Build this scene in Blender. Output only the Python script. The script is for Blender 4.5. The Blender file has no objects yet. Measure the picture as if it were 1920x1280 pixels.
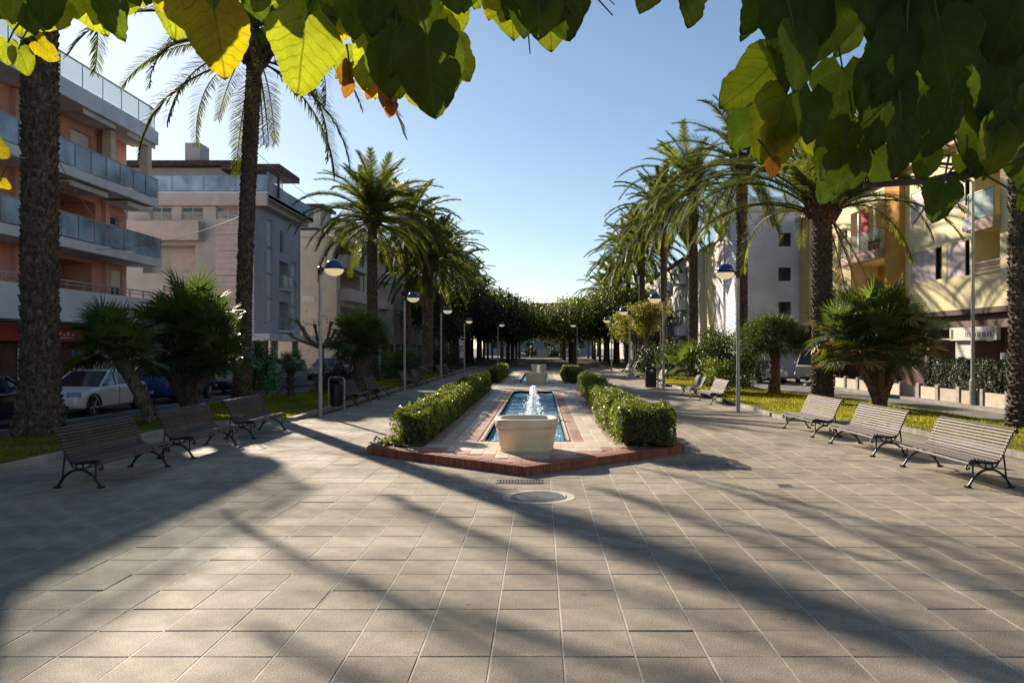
import bpy, math, random
import numpy as np
from mathutils import Vector, Matrix, Euler
R = math.radians
random.seed(7); RNG = np.random.default_rng(7)
S = bpy.context.scene
C = S.collection

# ------------------------------------------------------------------ camera, sky, sun, exposure
cam = bpy.data.cameras.new('camera'); cam_o = bpy.data.objects.new('camera', cam); C.objects.link(cam_o)
cam_o.location = (0, 0, 2.1); cam_o.rotation_euler = (R(90), 0, 0)
cam.sensor_width = 36; cam.lens = 27.825; cam.shift_x = -53/1920; cam.shift_y = 12/1920
cam.clip_start = .05; cam.clip_end = 4000
S.camera = cam_o
SUN_EL, SUN_AZ = 24.0, -30.0            # azimuth from +Y towards +X
w = bpy.data.worlds.new('World'); S.world = w; w.use_nodes = True
nt = w.node_tree; bg = nt.nodes['Background']
sky = nt.nodes.new('ShaderNodeTexSky'); sky.sky_type = 'NISHITA'; sky.sun_disc = False
sky.sun_elevation = R(SUN_EL); sky.sun_rotation = R(SUN_AZ)
sky.altitude = 0; sky.air_density = 1.0; sky.dust_density = .22; sky.ozone_density = 1.9
nt.links.new(sky.outputs[0], bg.inputs[0]); bg.inputs[1].default_value = .067
sd = Vector((math.sin(R(SUN_AZ))*math.cos(R(SUN_EL)), math.cos(R(SUN_AZ))*math.cos(R(SUN_EL)), math.sin(R(SUN_EL))))
sl = bpy.data.lights.new('sun', 'SUN'); sl.energy = 5.0; sl.angle = R(.55); sl.color = (1, .88, .72)
so = bpy.data.objects.new('sun', sl); C.objects.link(so); so.rotation_euler = (-sd).to_track_quat('-Z', 'Y').to_euler()
so.location = sd*50
S.view_settings.view_transform = 'Standard'; S.view_settings.look = 'None'; S.view_settings.gamma = 1
S.view_settings.exposure = .82
S.cycles.max_bounces = 8; S.cycles.transparent_max_bounces = 12; S.cycles.diffuse_bounces = 3
S.cycles.glossy_bounces = 3; S.cycles.transmission_bounces = 4; S.cycles.caustics_reflective = False; S.cycles.caustics_refractive = False

# ------------------------------------------------------------------ materials
def _n(t, k, **kw):
    n = t.nodes.new(k)
    for a, b in kw.items(): setattr(n, a, b)
    return n
def mat(name, col, rough=.7, var=.12, scale=3.0, bump=0, bscale=40, metal=0, spec=.5, col2=None, fine=0, stretch=None, transl=0, inst=.0, emit=None, tone=0, wear=0, spots=False):
    m = bpy.data.materials.new(name); m.use_nodes = True; t = m.node_tree; L = t.links
    p = t.nodes['Principled BSDF']; out = t.nodes['Material Output']
    p.inputs['Roughness'].default_value = rough; p.inputs['Metallic'].default_value = metal
    p.inputs['Specular IOR Level'].default_value = spec
    tc = _n(t, 'ShaderNodeTexCoord'); co = tc.outputs['Object']
    if stretch:
        mp = _n(t, 'ShaderNodeMapping'); mp.inputs['Scale'].default_value = stretch; L.new(co, mp.inputs[0]); co = mp.outputs[0]
    nz = _n(t, 'ShaderNodeTexNoise'); nz.inputs['Scale'].default_value = scale; nz.inputs['Detail'].default_value = 6; L.new(co, nz.inputs['Vector'])
    c2 = col2 if col2 else tuple(max(0, c*(1-2*var)) for c in col)
    c1 = col if col2 else tuple(c*(1+var) for c in col)
    rp = _n(t, 'ShaderNodeValToRGB'); rp.color_ramp.elements[0].position = .36; rp.color_ramp.elements[1].position = .64
    rp.color_ramp.elements[0].color = (*c2, 1); rp.color_ramp.elements[1].color = (*c1, 1)
    L.new(nz.outputs[0], rp.inputs[0]); cur = rp.outputs[0]
    if fine:
        nf = _n(t, 'ShaderNodeTexNoise'); nf.inputs['Scale'].default_value = fine; nf.inputs['Detail'].default_value = 2; L.new(tc.outputs['Object'], nf.inputs['Vector'])
        mr = _n(t, 'ShaderNodeMapRange'); mr.inputs[1].default_value = .3; mr.inputs[2].default_value = .7; mr.inputs[3].default_value = .5; mr.inputs[4].default_value = 1.5; L.new(nf.outputs[0], mr.inputs[0])
        mx = _n(t, 'ShaderNodeMix', data_type='RGBA', blend_type='MULTIPLY'); mx.inputs[0].default_value = 1
        L.new(cur, mx.inputs[6]); L.new(mr.outputs[0], mx.inputs[7]); cur = mx.outputs[2]
    if inst or tone:
        oi = _n(t, 'ShaderNodeObjectInfo'); at = _n(t, 'ShaderNodeAttribute', attribute_name='tone')
        ad = _n(t, 'ShaderNodeMath', operation='ADD'); L.new(oi.outputs['Random'], ad.inputs[0]); L.new(at.outputs['Fac'], ad.inputs[1])
        fr = _n(t, 'ShaderNodeMath', operation='FRACT'); L.new(ad.outputs[0], fr.inputs[0])
        k = max(inst, tone)
        m2 = _n(t, 'ShaderNodeMapRange'); m2.inputs[3].default_value = 1-k; m2.inputs[4].default_value = 1+k; L.new(fr.outputs[0], m2.inputs[0])
        mx = _n(t, 'ShaderNodeMix', data_type='RGBA', blend_type='MULTIPLY'); mx.inputs[0].default_value = 1
        L.new(cur, mx.inputs[6]); L.new(m2.outputs[0], mx.inputs[7]); cur = mx.outputs[2]
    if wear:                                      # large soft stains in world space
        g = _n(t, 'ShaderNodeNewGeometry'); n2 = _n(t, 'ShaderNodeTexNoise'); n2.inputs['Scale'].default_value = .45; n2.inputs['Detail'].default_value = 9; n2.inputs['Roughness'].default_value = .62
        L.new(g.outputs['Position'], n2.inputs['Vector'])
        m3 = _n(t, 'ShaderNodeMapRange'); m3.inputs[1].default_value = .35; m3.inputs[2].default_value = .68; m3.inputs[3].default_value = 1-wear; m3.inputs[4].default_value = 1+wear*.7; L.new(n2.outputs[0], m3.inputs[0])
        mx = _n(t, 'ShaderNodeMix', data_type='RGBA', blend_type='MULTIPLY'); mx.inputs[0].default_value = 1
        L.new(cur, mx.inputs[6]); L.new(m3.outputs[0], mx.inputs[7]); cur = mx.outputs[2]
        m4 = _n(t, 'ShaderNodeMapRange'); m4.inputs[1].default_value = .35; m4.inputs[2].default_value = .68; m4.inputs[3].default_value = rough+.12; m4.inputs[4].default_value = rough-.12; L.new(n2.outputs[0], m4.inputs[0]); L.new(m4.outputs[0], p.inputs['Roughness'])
    if spots:                                     # chewing gum, oil drips and pale salt bloom, fixed on the paving
        g = _n(t, 'ShaderNodeNewGeometry'); vo = _n(t, 'ShaderNodeTexVoronoi'); vo.inputs['Scale'].default_value = 2.3; L.new(g.outputs['Position'], vo.inputs['Vector'])
        nn = _n(t, 'ShaderNodeTexNoise'); nn.inputs['Scale'].default_value = 25; L.new(g.outputs['Position'], nn.inputs['Vector'])
        aa = _n(t, 'ShaderNodeMath', operation='MULTIPLY_ADD'); L.new(nn.outputs[0], aa.inputs[0]); aa.inputs[1].default_value = .06; L.new(vo.outputs['Distance'], aa.inputs[2])
        mr = _n(t, 'ShaderNodeMapRange'); L.new(aa.outputs[0], mr.inputs[0]); mr.inputs[1].default_value = .075; mr.inputs[2].default_value = .10; mr.inputs[3].default_value = .62; mr.inputs[4].default_value = 1
        mx = _n(t, 'ShaderNodeMix', data_type='RGBA', blend_type='MULTIPLY'); mx.inputs[0].default_value = 1; L.new(cur, mx.inputs[6]); L.new(mr.outputs[0], mx.inputs[7]); cur = mx.outputs[2]
        n5 = _n(t, 'ShaderNodeTexNoise'); n5.inputs['Scale'].default_value = .33; n5.inputs['Detail'].default_value = 10; n5.inputs['Roughness'].default_value = .75; L.new(g.outputs['Position'], n5.inputs['Vector'])
        m6 = _n(t, 'ShaderNodeMapRange'); L.new(n5.outputs[0], m6.inputs[0]); m6.inputs[1].default_value = .58; m6.inputs[2].default_value = .74; m6.inputs[3].default_value = 0; m6.inputs[4].default_value = .45
        mx = _n(t, 'ShaderNodeMix', data_type='RGBA'); L.new(m6.outputs[0], mx.inputs[0]); L.new(cur, mx.inputs[6]); mx.inputs[7].default_value = (.60, .56, .50, 1); cur = mx.outputs[2]
    L.new(cur, p.inputs['Base Color'])
    if bump:
        nb = _n(t, 'ShaderNodeTexNoise'); nb.inputs['Scale'].default_value = bscale; nb.inputs['Detail'].default_value = 4; L.new(co, nb.inputs['Vector'])
        bp = _n(t, 'ShaderNodeBump'); bp.inputs['Strength'].default_value = bump; bp.inputs['Distance'].default_value = .01
        L.new(nb.outputs[0], bp.inputs['Height']); L.new(bp.outputs[0], p.inputs['Normal'])
    if transl:
        tr = _n(t, 'ShaderNodeBsdfTranslucent'); hs = _n(t, 'ShaderNodeMix', data_type='RGBA', blend_type='MULTIPLY'); hs.inputs[0].default_value = 1
        L.new(cur, hs.inputs[6]); hs.inputs[7].default_value = (3.0, 2.9, .8, 1) if transl > 0 else (2, 2, 2, 1); L.new(hs.outputs[2], tr.inputs[0])
        ms = _n(t, 'ShaderNodeMixShader'); ms.inputs[0].default_value = abs(transl); L.new(p.outputs[0], ms.inputs[1]); L.new(tr.outputs[0], ms.inputs[2]); L.new(ms.outputs[0], out.inputs[0])
    if emit:
        p.inputs['Emission Color'].default_value = (*emit[0], 1); p.inputs['Emission Strength'].default_value = emit[1]
    return m
M = {}
M['ground'] = mat('earth', (.16, .14, .11), .95)
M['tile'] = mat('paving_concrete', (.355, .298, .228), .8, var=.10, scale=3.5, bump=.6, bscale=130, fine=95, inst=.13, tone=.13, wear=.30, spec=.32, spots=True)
M['mortar'] = mat('pale_mortar', (.56, .50, .41), .8, var=.1, scale=6, wear=.15)
M['joint'] = mat('dark_joint', (.07, .06, .05), .9)
M['asphalt'] = mat('asphalt', (.085, .085, .088), .8, var=.15, scale=1.2, bump=.3, bscale=200, fine=180, wear=.2)
M['asphalt_pale'] = mat('worn_pale_asphalt', (.2, .19, .175), .8, var=.15, scale=1.2, bump=.3, bscale=200, fine=180, wear=.2)
M['walk'] = mat('sidewalk_concrete', (.30, .28, .25), .8, var=.1, scale=2, bump=.2, fine=90, wear=.15)
M['kerb'] = mat('kerb_stone', (.40, .36, .30), .8, var=.12, scale=3, bump=.3, bscale=60, inst=.12, wear=.2)
M['soil'] = mat('soil', (.10, .07, .045), .95, var=.3, scale=8, bump=.6, bscale=30)
M['turf'] = mat('turf', (.12, .118, .02), .95, var=.25, scale=5, bump=.6, bscale=60, wear=.25)
M['grass'] = mat('grass_blade', (.165, .165, .02), .8, var=.2, scale=.9, tone=.3, transl=.5)
M['brick'] = mat('red_brick', (.30, .095, .055), .75, var=.2, scale=14, bump=.35, bscale=70, inst=.28, tone=.28)
M['paver_cream'] = mat('cream_paver', (.62, .51, .39), .7, var=.08, scale=5, bump=.2, bscale=90, inst=.13, tone=.13, wear=.12)
M['paver_red'] = mat('terracotta_paver', (.42, .20, .13), .7, var=.12, scale=5, bump=.2, bscale=90, inst=.18, tone=.18, wear=.12)
M['paver_pink'] = mat('rose_paver', (.45, .30, .22), .7, var=.1, scale=5, bump=.2, bscale=90, inst=.15, tone=.15, wear=.12)
M['grout'] = mat('grout', (.22, .18, .14), .9)
M['basin'] = mat('cream_cast_stone', (.82, .64, .42), .6, var=.06, scale=2.2, bump=.2, bscale=50, wear=.12)
M['pooltile'] = mat('pool_tile', (.22, .58, .80), .4, var=.15, scale=9, wear=.1)
M['poolwall'] = mat('pool_wall', (.20, .17, .13), .7, var=.2, scale=6)
M['coping'] = mat('pale_coping', (.62, .58, .50), .6, inst=.1)
M['iron'] = mat('black_cast_iron', (.014, .014, .015), .45, var=.2, scale=10, bump=.1, metal=.3)
M['slat'] = mat('weathered_bench_wood', (.078, .046, .038), .58, var=.3, scale=6, bump=.3, bscale=40, stretch=(8, .8, 8), inst=.3, spec=.45)
M['pole'] = mat('galvanised_pole', (.42, .41, .38), .5, var=.1, scale=6, metal=.35)
M['lamp_blue'] = mat('blue_lamp_enamel', (.01, .045, .22), .12, var=.03, spec=.8)
M['lamp_black'] = mat('black_lamp_metal', (.015, .015, .017), .35)
M['lamp_glass'] = mat('opal_lamp_bowl', (.82, .74, .52), .3, var=.02, transl=-.4, emit=((1, .9, .66), .22))
M['bark'] = mat('palm_bark', (.12, .083, .060), .9, var=.3, scale=16, bump=.9, bscale=40, stretch=(1, 1, .5), fine=40, tone=.4)
M['bark_red'] = mat('palm_crown_fibre', (.13, .06, .035), .9, var=.4, scale=12, bump=.8, bscale=40)
M['frond'] = mat('palm_frond', (.085, .100, .032), .5, var=.25, scale=1.5, inst=.3, transl=.42, spec=.35)
M['frond_dry'] = mat('dry_palm_frond', (.26, .19, .09), .7, var=.25, scale=3, inst=.25, transl=.2)
M['fan'] = mat('fan_palm_leaf', (.075, .115, .04), .42, var=.2, scale=3, inst=.35, transl=.35)
M['box'] = mat('box_hedge_leaf', (.095, .12, .024), .42, var=.2, scale=2, tone=.45, transl=.42)
M['hedge_dark'] = mat('dark_hedge_leaf', (.03, .045, .02), .5, var=.3, scale=2, tone=.4, transl=.15)
M['twig'] = mat('twig_core', (.035, .028, .016), .95, var=.3, scale=10)
M['bushleaf'] = mat('broad_bush_leaf', (.045, .07, .022), .45, var=.3, scale=1.2, tone=.45, transl=.28)
M['treeleaf'] = mat('alley_tree_leaf', (.055, .075, .02), .5, var=.3, scale=.5, tone=.45, transl=.3)
M['treeyellow'] = mat('sunlit_tree_leaf', (.15, .145, .03), .5, var=.3, scale=.5, tone=.4, transl=.4)  # yellower leaf copy for right-hand trees, sunshine put into the colour
M['wood'] = mat('grey_brown_bark', (.13, .10, .08), .9, var=.3, scale=8, bump=.6, bscale=30)
M['yucca_bark'] = mat('red_brown_bark', (.17, .095, .06), .9, var=.35, scale=9, bump=.7, bscale=30)
M['coral'] = mat('coral_stucco', (.72, .35, .28), .85, var=.05, scale=1, bump=.1, bscale=120, wear=.08)
M['coral_pale'] = mat('pale_coral_stucco', (.66, .38, .31), .85, var=.05, scale=1, wear=.08)
M['white'] = mat('white_painted_slab', (.78, .77, .80), .7, var=.05, scale=1, wear=.1)
M['offwhite'] = mat('off_white_render', (.68, .64, .58), .8, var=.06, scale=1, wear=.1)
M['shutter'] = mat('white_roller_shutter', (.78, .75, .72), .5, var=.05, scale=2)
M['shutter_pink'] = mat('pinkish_shutter', (.62, .50, .49), .55, var=.05, scale=2)
M['glassrail'] = mat('tinted_balcony_glass', (.34, .46, .58), .12, var=.25, scale=.8, spec=.9)
M['glassgreen'] = mat('frosted_green_glass', (.42, .52, .48), .25, var=.1, scale=2, spec=.8)
M['glassclear'] = mat('pale_balcony_glass', (.66, .70, .70), .12, var=.1, scale=1.5, spec=.8, transl=-.45)
M['rail'] = mat('pinkish_metal_rail', (.45, .36, .36), .4, metal=.3)
M['steel'] = mat('grey_steel', (.3, .3, .31), .4, metal=.6)
M['pane'] = mat('dark_window_glass', (.03, .038, .05), .06, var=.3, scale=.6, spec=1)
M['frame'] = mat('white_window_frame', (.55, .54, .52), .5)
M['mauve'] = mat('mauve_stucco', (.55, .50, .49), .85, var=.05, scale=.8, bump=.1, bscale=100, wear=.1)
M['mauve_pink'] = mat('pink_band_stucco', (.60, .50, .47), .85, var=.04, wear=.08)
M['bluegrey'] = mat('blue_grey_stucco', (.47, .48, .54), .8, var=.04, scale=.8, wear=.08)
M['roof'] = mat('brown_roof_edge', (.10, .06, .05), .85, var=.2, scale=4)
M['dark'] = mat('dark_interior', (.02, .016, .014), .9)
M['beige'] = mat('beige_stucco', (.72, .61, .49), .85, var=.06, scale=.8, wear=.1)
M['beige_light'] = mat('light_beige_trim', (.68, .60, .50), .8, var=.05, wear=.1)
M['yellow'] = mat('pale_yellow_stucco', (.88, .74, .42), .85, var=.04, scale=.8, bump=.1, bscale=100, wear=.08)
M['ochre'] = mat('ochre_stucco', (.58, .29, .03), .85, var=.05, scale=.8, wear=.08)
M['peach'] = mat('peach_stucco', (.60, .36, .19), .85, var=.05, scale=.8, wear=.08)
M['pinkslab'] = mat('pink_slab_edge', (.52, .36, .29), .8, var=.05)
M['greywall'] = mat('lavender_grey_stucco', (.80, .79, .86), .85, var=.05, scale=.6, wear=.12)
M['brownshop'] = mat('brown_shopfront', (.12, .05, .03), .6, var=.2, scale=2)
M['redsign'] = mat('red_shop_fascia', (.42, .02, .02), .4, var=.05)
M['bluesign'] = mat('blue_poster', (.10, .17, .42), .5)
M['paint_white'] = mat('white_car_paint', (.85, .85, .87), .22, var=.01, spec=.7)
M['paint_dark'] = mat('dark_car_paint', (.018, .022, .035), .2, var=.01, spec=.7)
M['paint_blue'] = mat('deep_blue_car_paint', (.015, .04, .22), .25, var=.01, spec=.7)
M['paint_silver'] = mat('silver_car_paint', (.36, .40, .45), .25, metal=.4, var=.01)
M['paint_cream'] = mat('cream_van_paint', (.50, .43, .35), .4, var=.03)
M['tyre'] = mat('tyre_rubber', (.02, .02, .02), .8)
M['rim'] = mat('alloy_rim', (.35, .35, .36), .35, metal=.7)
M['headlight'] = mat('headlight_lens', (.35, .40, .48), .1, spec=.9)
M['plate'] = mat('number_plate', (.7, .7, .68), .5)
M['green_plastic'] = mat('green_container_plastic', (.02, .33, .07), .4, var=.08)
M['grey_plastic'] = mat('grey_container_plastic', (.20, .22, .25), .5, var=.08)
M['petiole'] = mat('green_petiole', (.06, .07, .02), .6)
M['cable'] = mat('pale_cable', (.40, .38, .33), .6)
M['foam'] = mat('white_water_foam', (.85, .88, .9), .25, var=.03, scale=20, bump=.5, bscale=60, transl=-.4)
M['cover'] = mat('cast_iron_cover', (.11, .10, .105), .5, var=.15, scale=9, bump=.8, bscale=60, metal=.3)
M['redcloth'] = mat('red_awning_cloth', (.45, .02, .03), .8)
M['far'] = mat('far_building_haze', (.30, .31, .33), .9, var=.15, scale=.1)  # pale bluish grey, distance haze put into the colour

def water_mat():
    m = bpy.data.materials.new('pool_water'); m.use_nodes = True; t = m.node_tree; L = t.links
    t.nodes.remove(t.nodes['Principled BSDF']); out = t.nodes['Material Output']
    tr = _n(t, 'ShaderNodeBsdfTransparent'); tr.inputs[0].default_value = (.72, .90, .97, 1)
    gl = _n(t, 'ShaderNodeBsdfGlossy'); gl.inputs['Roughness'].default_value = .08
    fr = _n(t, 'ShaderNodeFresnel'); fr.inputs[0].default_value = 1.28
    tc = _n(t, 'ShaderNodeTexCoord'); nz = _n(t, 'ShaderNodeTexNoise'); nz.inputs['Scale'].default_value = 9; nz.inputs['Detail'].default_value = 4
    L.new(tc.outputs['Object'], nz.inputs[0]); bp = _n(t, 'ShaderNodeBump'); bp.inputs['Strength'].default_value = 1; bp.inputs['Distance'].default_value = .12
    L.new(nz.outputs[0], bp.inputs['Height']); L.new(bp.outputs[0], gl.inputs['Normal']); L.new(bp.outputs[0], fr.inputs['Normal'])
    df = _n(t, 'ShaderNodeBsdfDiffuse'); n2 = _n(t, 'ShaderNodeTexNoise'); n2.inputs['Scale'].default_value = 7; n2.inputs['Detail'].default_value = 6; n2.inputs['Roughness'].default_value = .7; L.new(tc.outputs['Object'], n2.inputs[0])
    cr = _n(t, 'ShaderNodeValToRGB'); cr.color_ramp.elements[0].position = .50; cr.color_ramp.elements[1].position = .66; cr.color_ramp.elements[0].color = (.20, .56, .80, 1); cr.color_ramp.elements[1].color = (.75, .88, .95, 1)
    L.new(n2.outputs[0], cr.inputs[0]); L.new(cr.outputs[0], df.inputs[0]); L.new(bp.outputs[0], df.inputs['Normal'])
    m0 = _n(t, 'ShaderNodeMixShader'); m0.inputs[0].default_value = .72; L.new(tr.outputs[0], m0.inputs[1]); L.new(df.outputs[0], m0.inputs[2])
    ms = _n(t, 'ShaderNodeMixShader'); L.new(fr.outputs[0], ms.inputs[0]); L.new(m0.outputs[0], ms.inputs[1]); L.new(gl.outputs[0], ms.inputs[2]); L.new(ms.outputs[0], out.inputs[0])
    return m
M['water'] = water_mat()
def glass_mat(name, tint, body, k):
    m = bpy.data.materials.new(name); m.use_nodes = True; t = m.node_tree; p = t.nodes['Principled BSDF']; out = t.nodes['Material Output']
    p.inputs['Base Color'].default_value = (*body, 1); p.inputs['Roughness'].default_value = .12
    tr = _n(t, 'ShaderNodeBsdfTransparent'); tr.inputs[0].default_value = (*tint, 1); ms = _n(t, 'ShaderNodeMixShader'); ms.inputs[0].default_value = k
    t.links.new(tr.outputs[0], ms.inputs[1]); t.links.new(p.outputs[0], ms.inputs[2]); t.links.new(ms.outputs[0], out.inputs[0]); return m
M['glassclear'] = glass_mat('pale_clear_balcony_glass', (.93, .95, .93), (.66, .68, .66), .28)

def leaf_mat(name, col, trans, tcol, back):
    """broad mulberry leaf: midrib and side veins follow the leaf's own axis (+Y) from its 'uv' attribute"""
    m = bpy.data.materials.new(name); m.use_nodes = True; t = m.node_tree; L = t.links
    p = t.nodes['Principled BSDF']; out = t.nodes['Material Output']; p.inputs['Roughness'].default_value = .55; p.inputs['Specular IOR Level'].default_value = .22
    at = _n(t, 'ShaderNodeAttribute', attribute_name='leafuv'); sx = _n(t, 'ShaderNodeSeparateXYZ'); L.new(at.outputs['Vector'], sx.inputs[0])
    ab = _n(t, 'ShaderNodeMath', operation='ABSOLUTE'); L.new(sx.outputs[0], ab.inputs[0])
    # side veins : frac((y - 0.75*|x|)*7)
    mu = _n(t, 'ShaderNodeMath', operation='MULTIPLY_ADD'); L.new(ab.outputs[0], mu.inputs[0]); mu.inputs[1].default_value = -.8; L.new(sx.outputs[1], mu.inputs[2])
    nz = _n(t, 'ShaderNodeTexNoise'); nz.inputs['Scale'].default_value = 4; L.new(at.outputs['Vector'], nz.inputs[0])
    a2 = _n(t, 'ShaderNodeMath', operation='MULTIPLY_ADD'); L.new(nz.outputs[0], a2.inputs[0]); a2.inputs[1].default_value = .06; L.new(mu.outputs[0], a2.inputs[2])
    k = _n(t, 'ShaderNodeMath', operation='MULTIPLY'); L.new(a2.outputs[0], k.inputs[0]); k.inputs[1].default_value = 6.5
    pp = _n(t, 'ShaderNodeMath', operation='PINGPONG'); L.new(k.outputs[0], pp.inputs[0]); pp.inputs[1].default_value = .5
    v1 = _n(t, 'ShaderNodeMapRange'); L.new(pp.outputs[0], v1.inputs[0]); v1.inputs[1].default_value = 0; v1.inputs[2].default_value = .085; v1.inputs[3].default_value = 1; v1.inputs[4].default_value = 0
    v2 = _n(t, 'ShaderNodeMapRange'); L.new(ab.outputs[0], v2.inputs[0]); v2.inputs[1].default_value = .006; v2.inputs[2].default_value = .022; v2.inputs[3].default_value = 1; v2.inputs[4].default_value = 0
    mxv = _n(t, 'ShaderNodeMath', operation='MAXIMUM'); L.new(v1.outputs[0], mxv.inputs[0]); L.new(v2.outputs[0], mxv.inputs[1])
    # fine net
    vo = _n(t, 'ShaderNodeTexVoronoi', feature='DISTANCE_TO_EDGE'); vo.inputs['Scale'].default_value = 20; L.new(at.outputs['Vector'], vo.inputs['Vector'])
    v3 = _n(t, 'ShaderNodeMapRange'); L.new(vo.outputs[0], v3.inputs[0]); v3.inputs[1].default_value = 0; v3.inputs[2].default_value = .1; v3.inputs[3].default_value = .3; v3.inputs[4].default_value = 0
    mx3 = _n(t, 'ShaderNodeMath', operation='MAXIMUM'); L.new(mxv.outputs[0], mx3.inputs[0]); L.new(v3.outputs[0], mx3.inputs[1])
    oi = _n(t, 'ShaderNodeObjectInfo'); m2 = _n(t, 'ShaderNodeMapRange'); m2.inputs[3].default_value = .75; m2.inputs[4].default_value = 1.25; L.new(oi.outputs['Random'], m2.inputs[0])
    n2 = _n(t, 'ShaderNodeTexNoise'); n2.inputs['Scale'].default_value = 2.2; n2.inputs['Detail'].default_value = 5; L.new(at.outputs['Vector'], n2.inputs[0])
    m5 = _n(t, 'ShaderNodeMapRange'); m5.inputs[1].default_value = .3; m5.inputs[2].default_value = .7; m5.inputs[3].default_value = .7; m5.inputs[4].default_value = 1.25; L.new(n2.outputs[0], m5.inputs[0])
    mm = _n(t, 'ShaderNodeMath', operation='MULTIPLY'); L.new(m2.outputs[0], mm.inputs[0]); L.new(m5.outputs[0], mm.inputs[1])
    def colour(base, veins):
        a = _n(t, 'ShaderNodeMix', data_type='RGBA'); a.inputs[6].default_value = (*base, 1); a.inputs[7].default_value = (*veins, 1); L.new(mx3.outputs[0], a.inputs[0])
        b = _n(t, 'ShaderNodeMix', data_type='RGBA', blend_type='MULTIPLY'); b.inputs[0].default_value = 1; L.new(a.outputs[2], b.inputs[6]); L.new(mm.outputs[0], b.inputs[7]); return b.outputs[2]
    L.new(colour(col, tuple(c*1.5 for c in col)), p.inputs['Base Color'])
    tr = _n(t, 'ShaderNodeBsdfTranslucent'); L.new(colour(tcol, back), tr.inputs[0])
    bp = _n(t, 'ShaderNodeBump'); bp.inputs['Strength'].default_value = .4; bp.inputs['Distance'].default_value = .003; L.new(mx3.outputs[0], bp.inputs['Height']); L.new(bp.outputs[0], p.inputs['Normal'])
    ms = _n(t, 'ShaderNodeMixShader'); ms.inputs[0].default_value = trans; L.new(p.outputs[0], ms.inputs[1]); L.new(tr.outputs[0], ms.inputs[2]); L.new(ms.outputs[0], out.inputs[0])
    return m
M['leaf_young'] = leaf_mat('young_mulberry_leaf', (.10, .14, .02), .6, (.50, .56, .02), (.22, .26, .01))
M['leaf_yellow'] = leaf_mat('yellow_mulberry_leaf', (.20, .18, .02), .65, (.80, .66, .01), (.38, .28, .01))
M['leaf_dark'] = leaf_mat('shaded_mulberry_leaf', (.036, .062, .012), .52, (.15, .235, .012), (.22, .30, .03))  # darker, duller leaf copy: shade of overlapping leaves put into the colour
M['leaf_brown'] = leaf_mat('browning_mulberry_leaf', (.14, .07, .02), .5, (.50, .22, .02), (.2, .07, .01))

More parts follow.
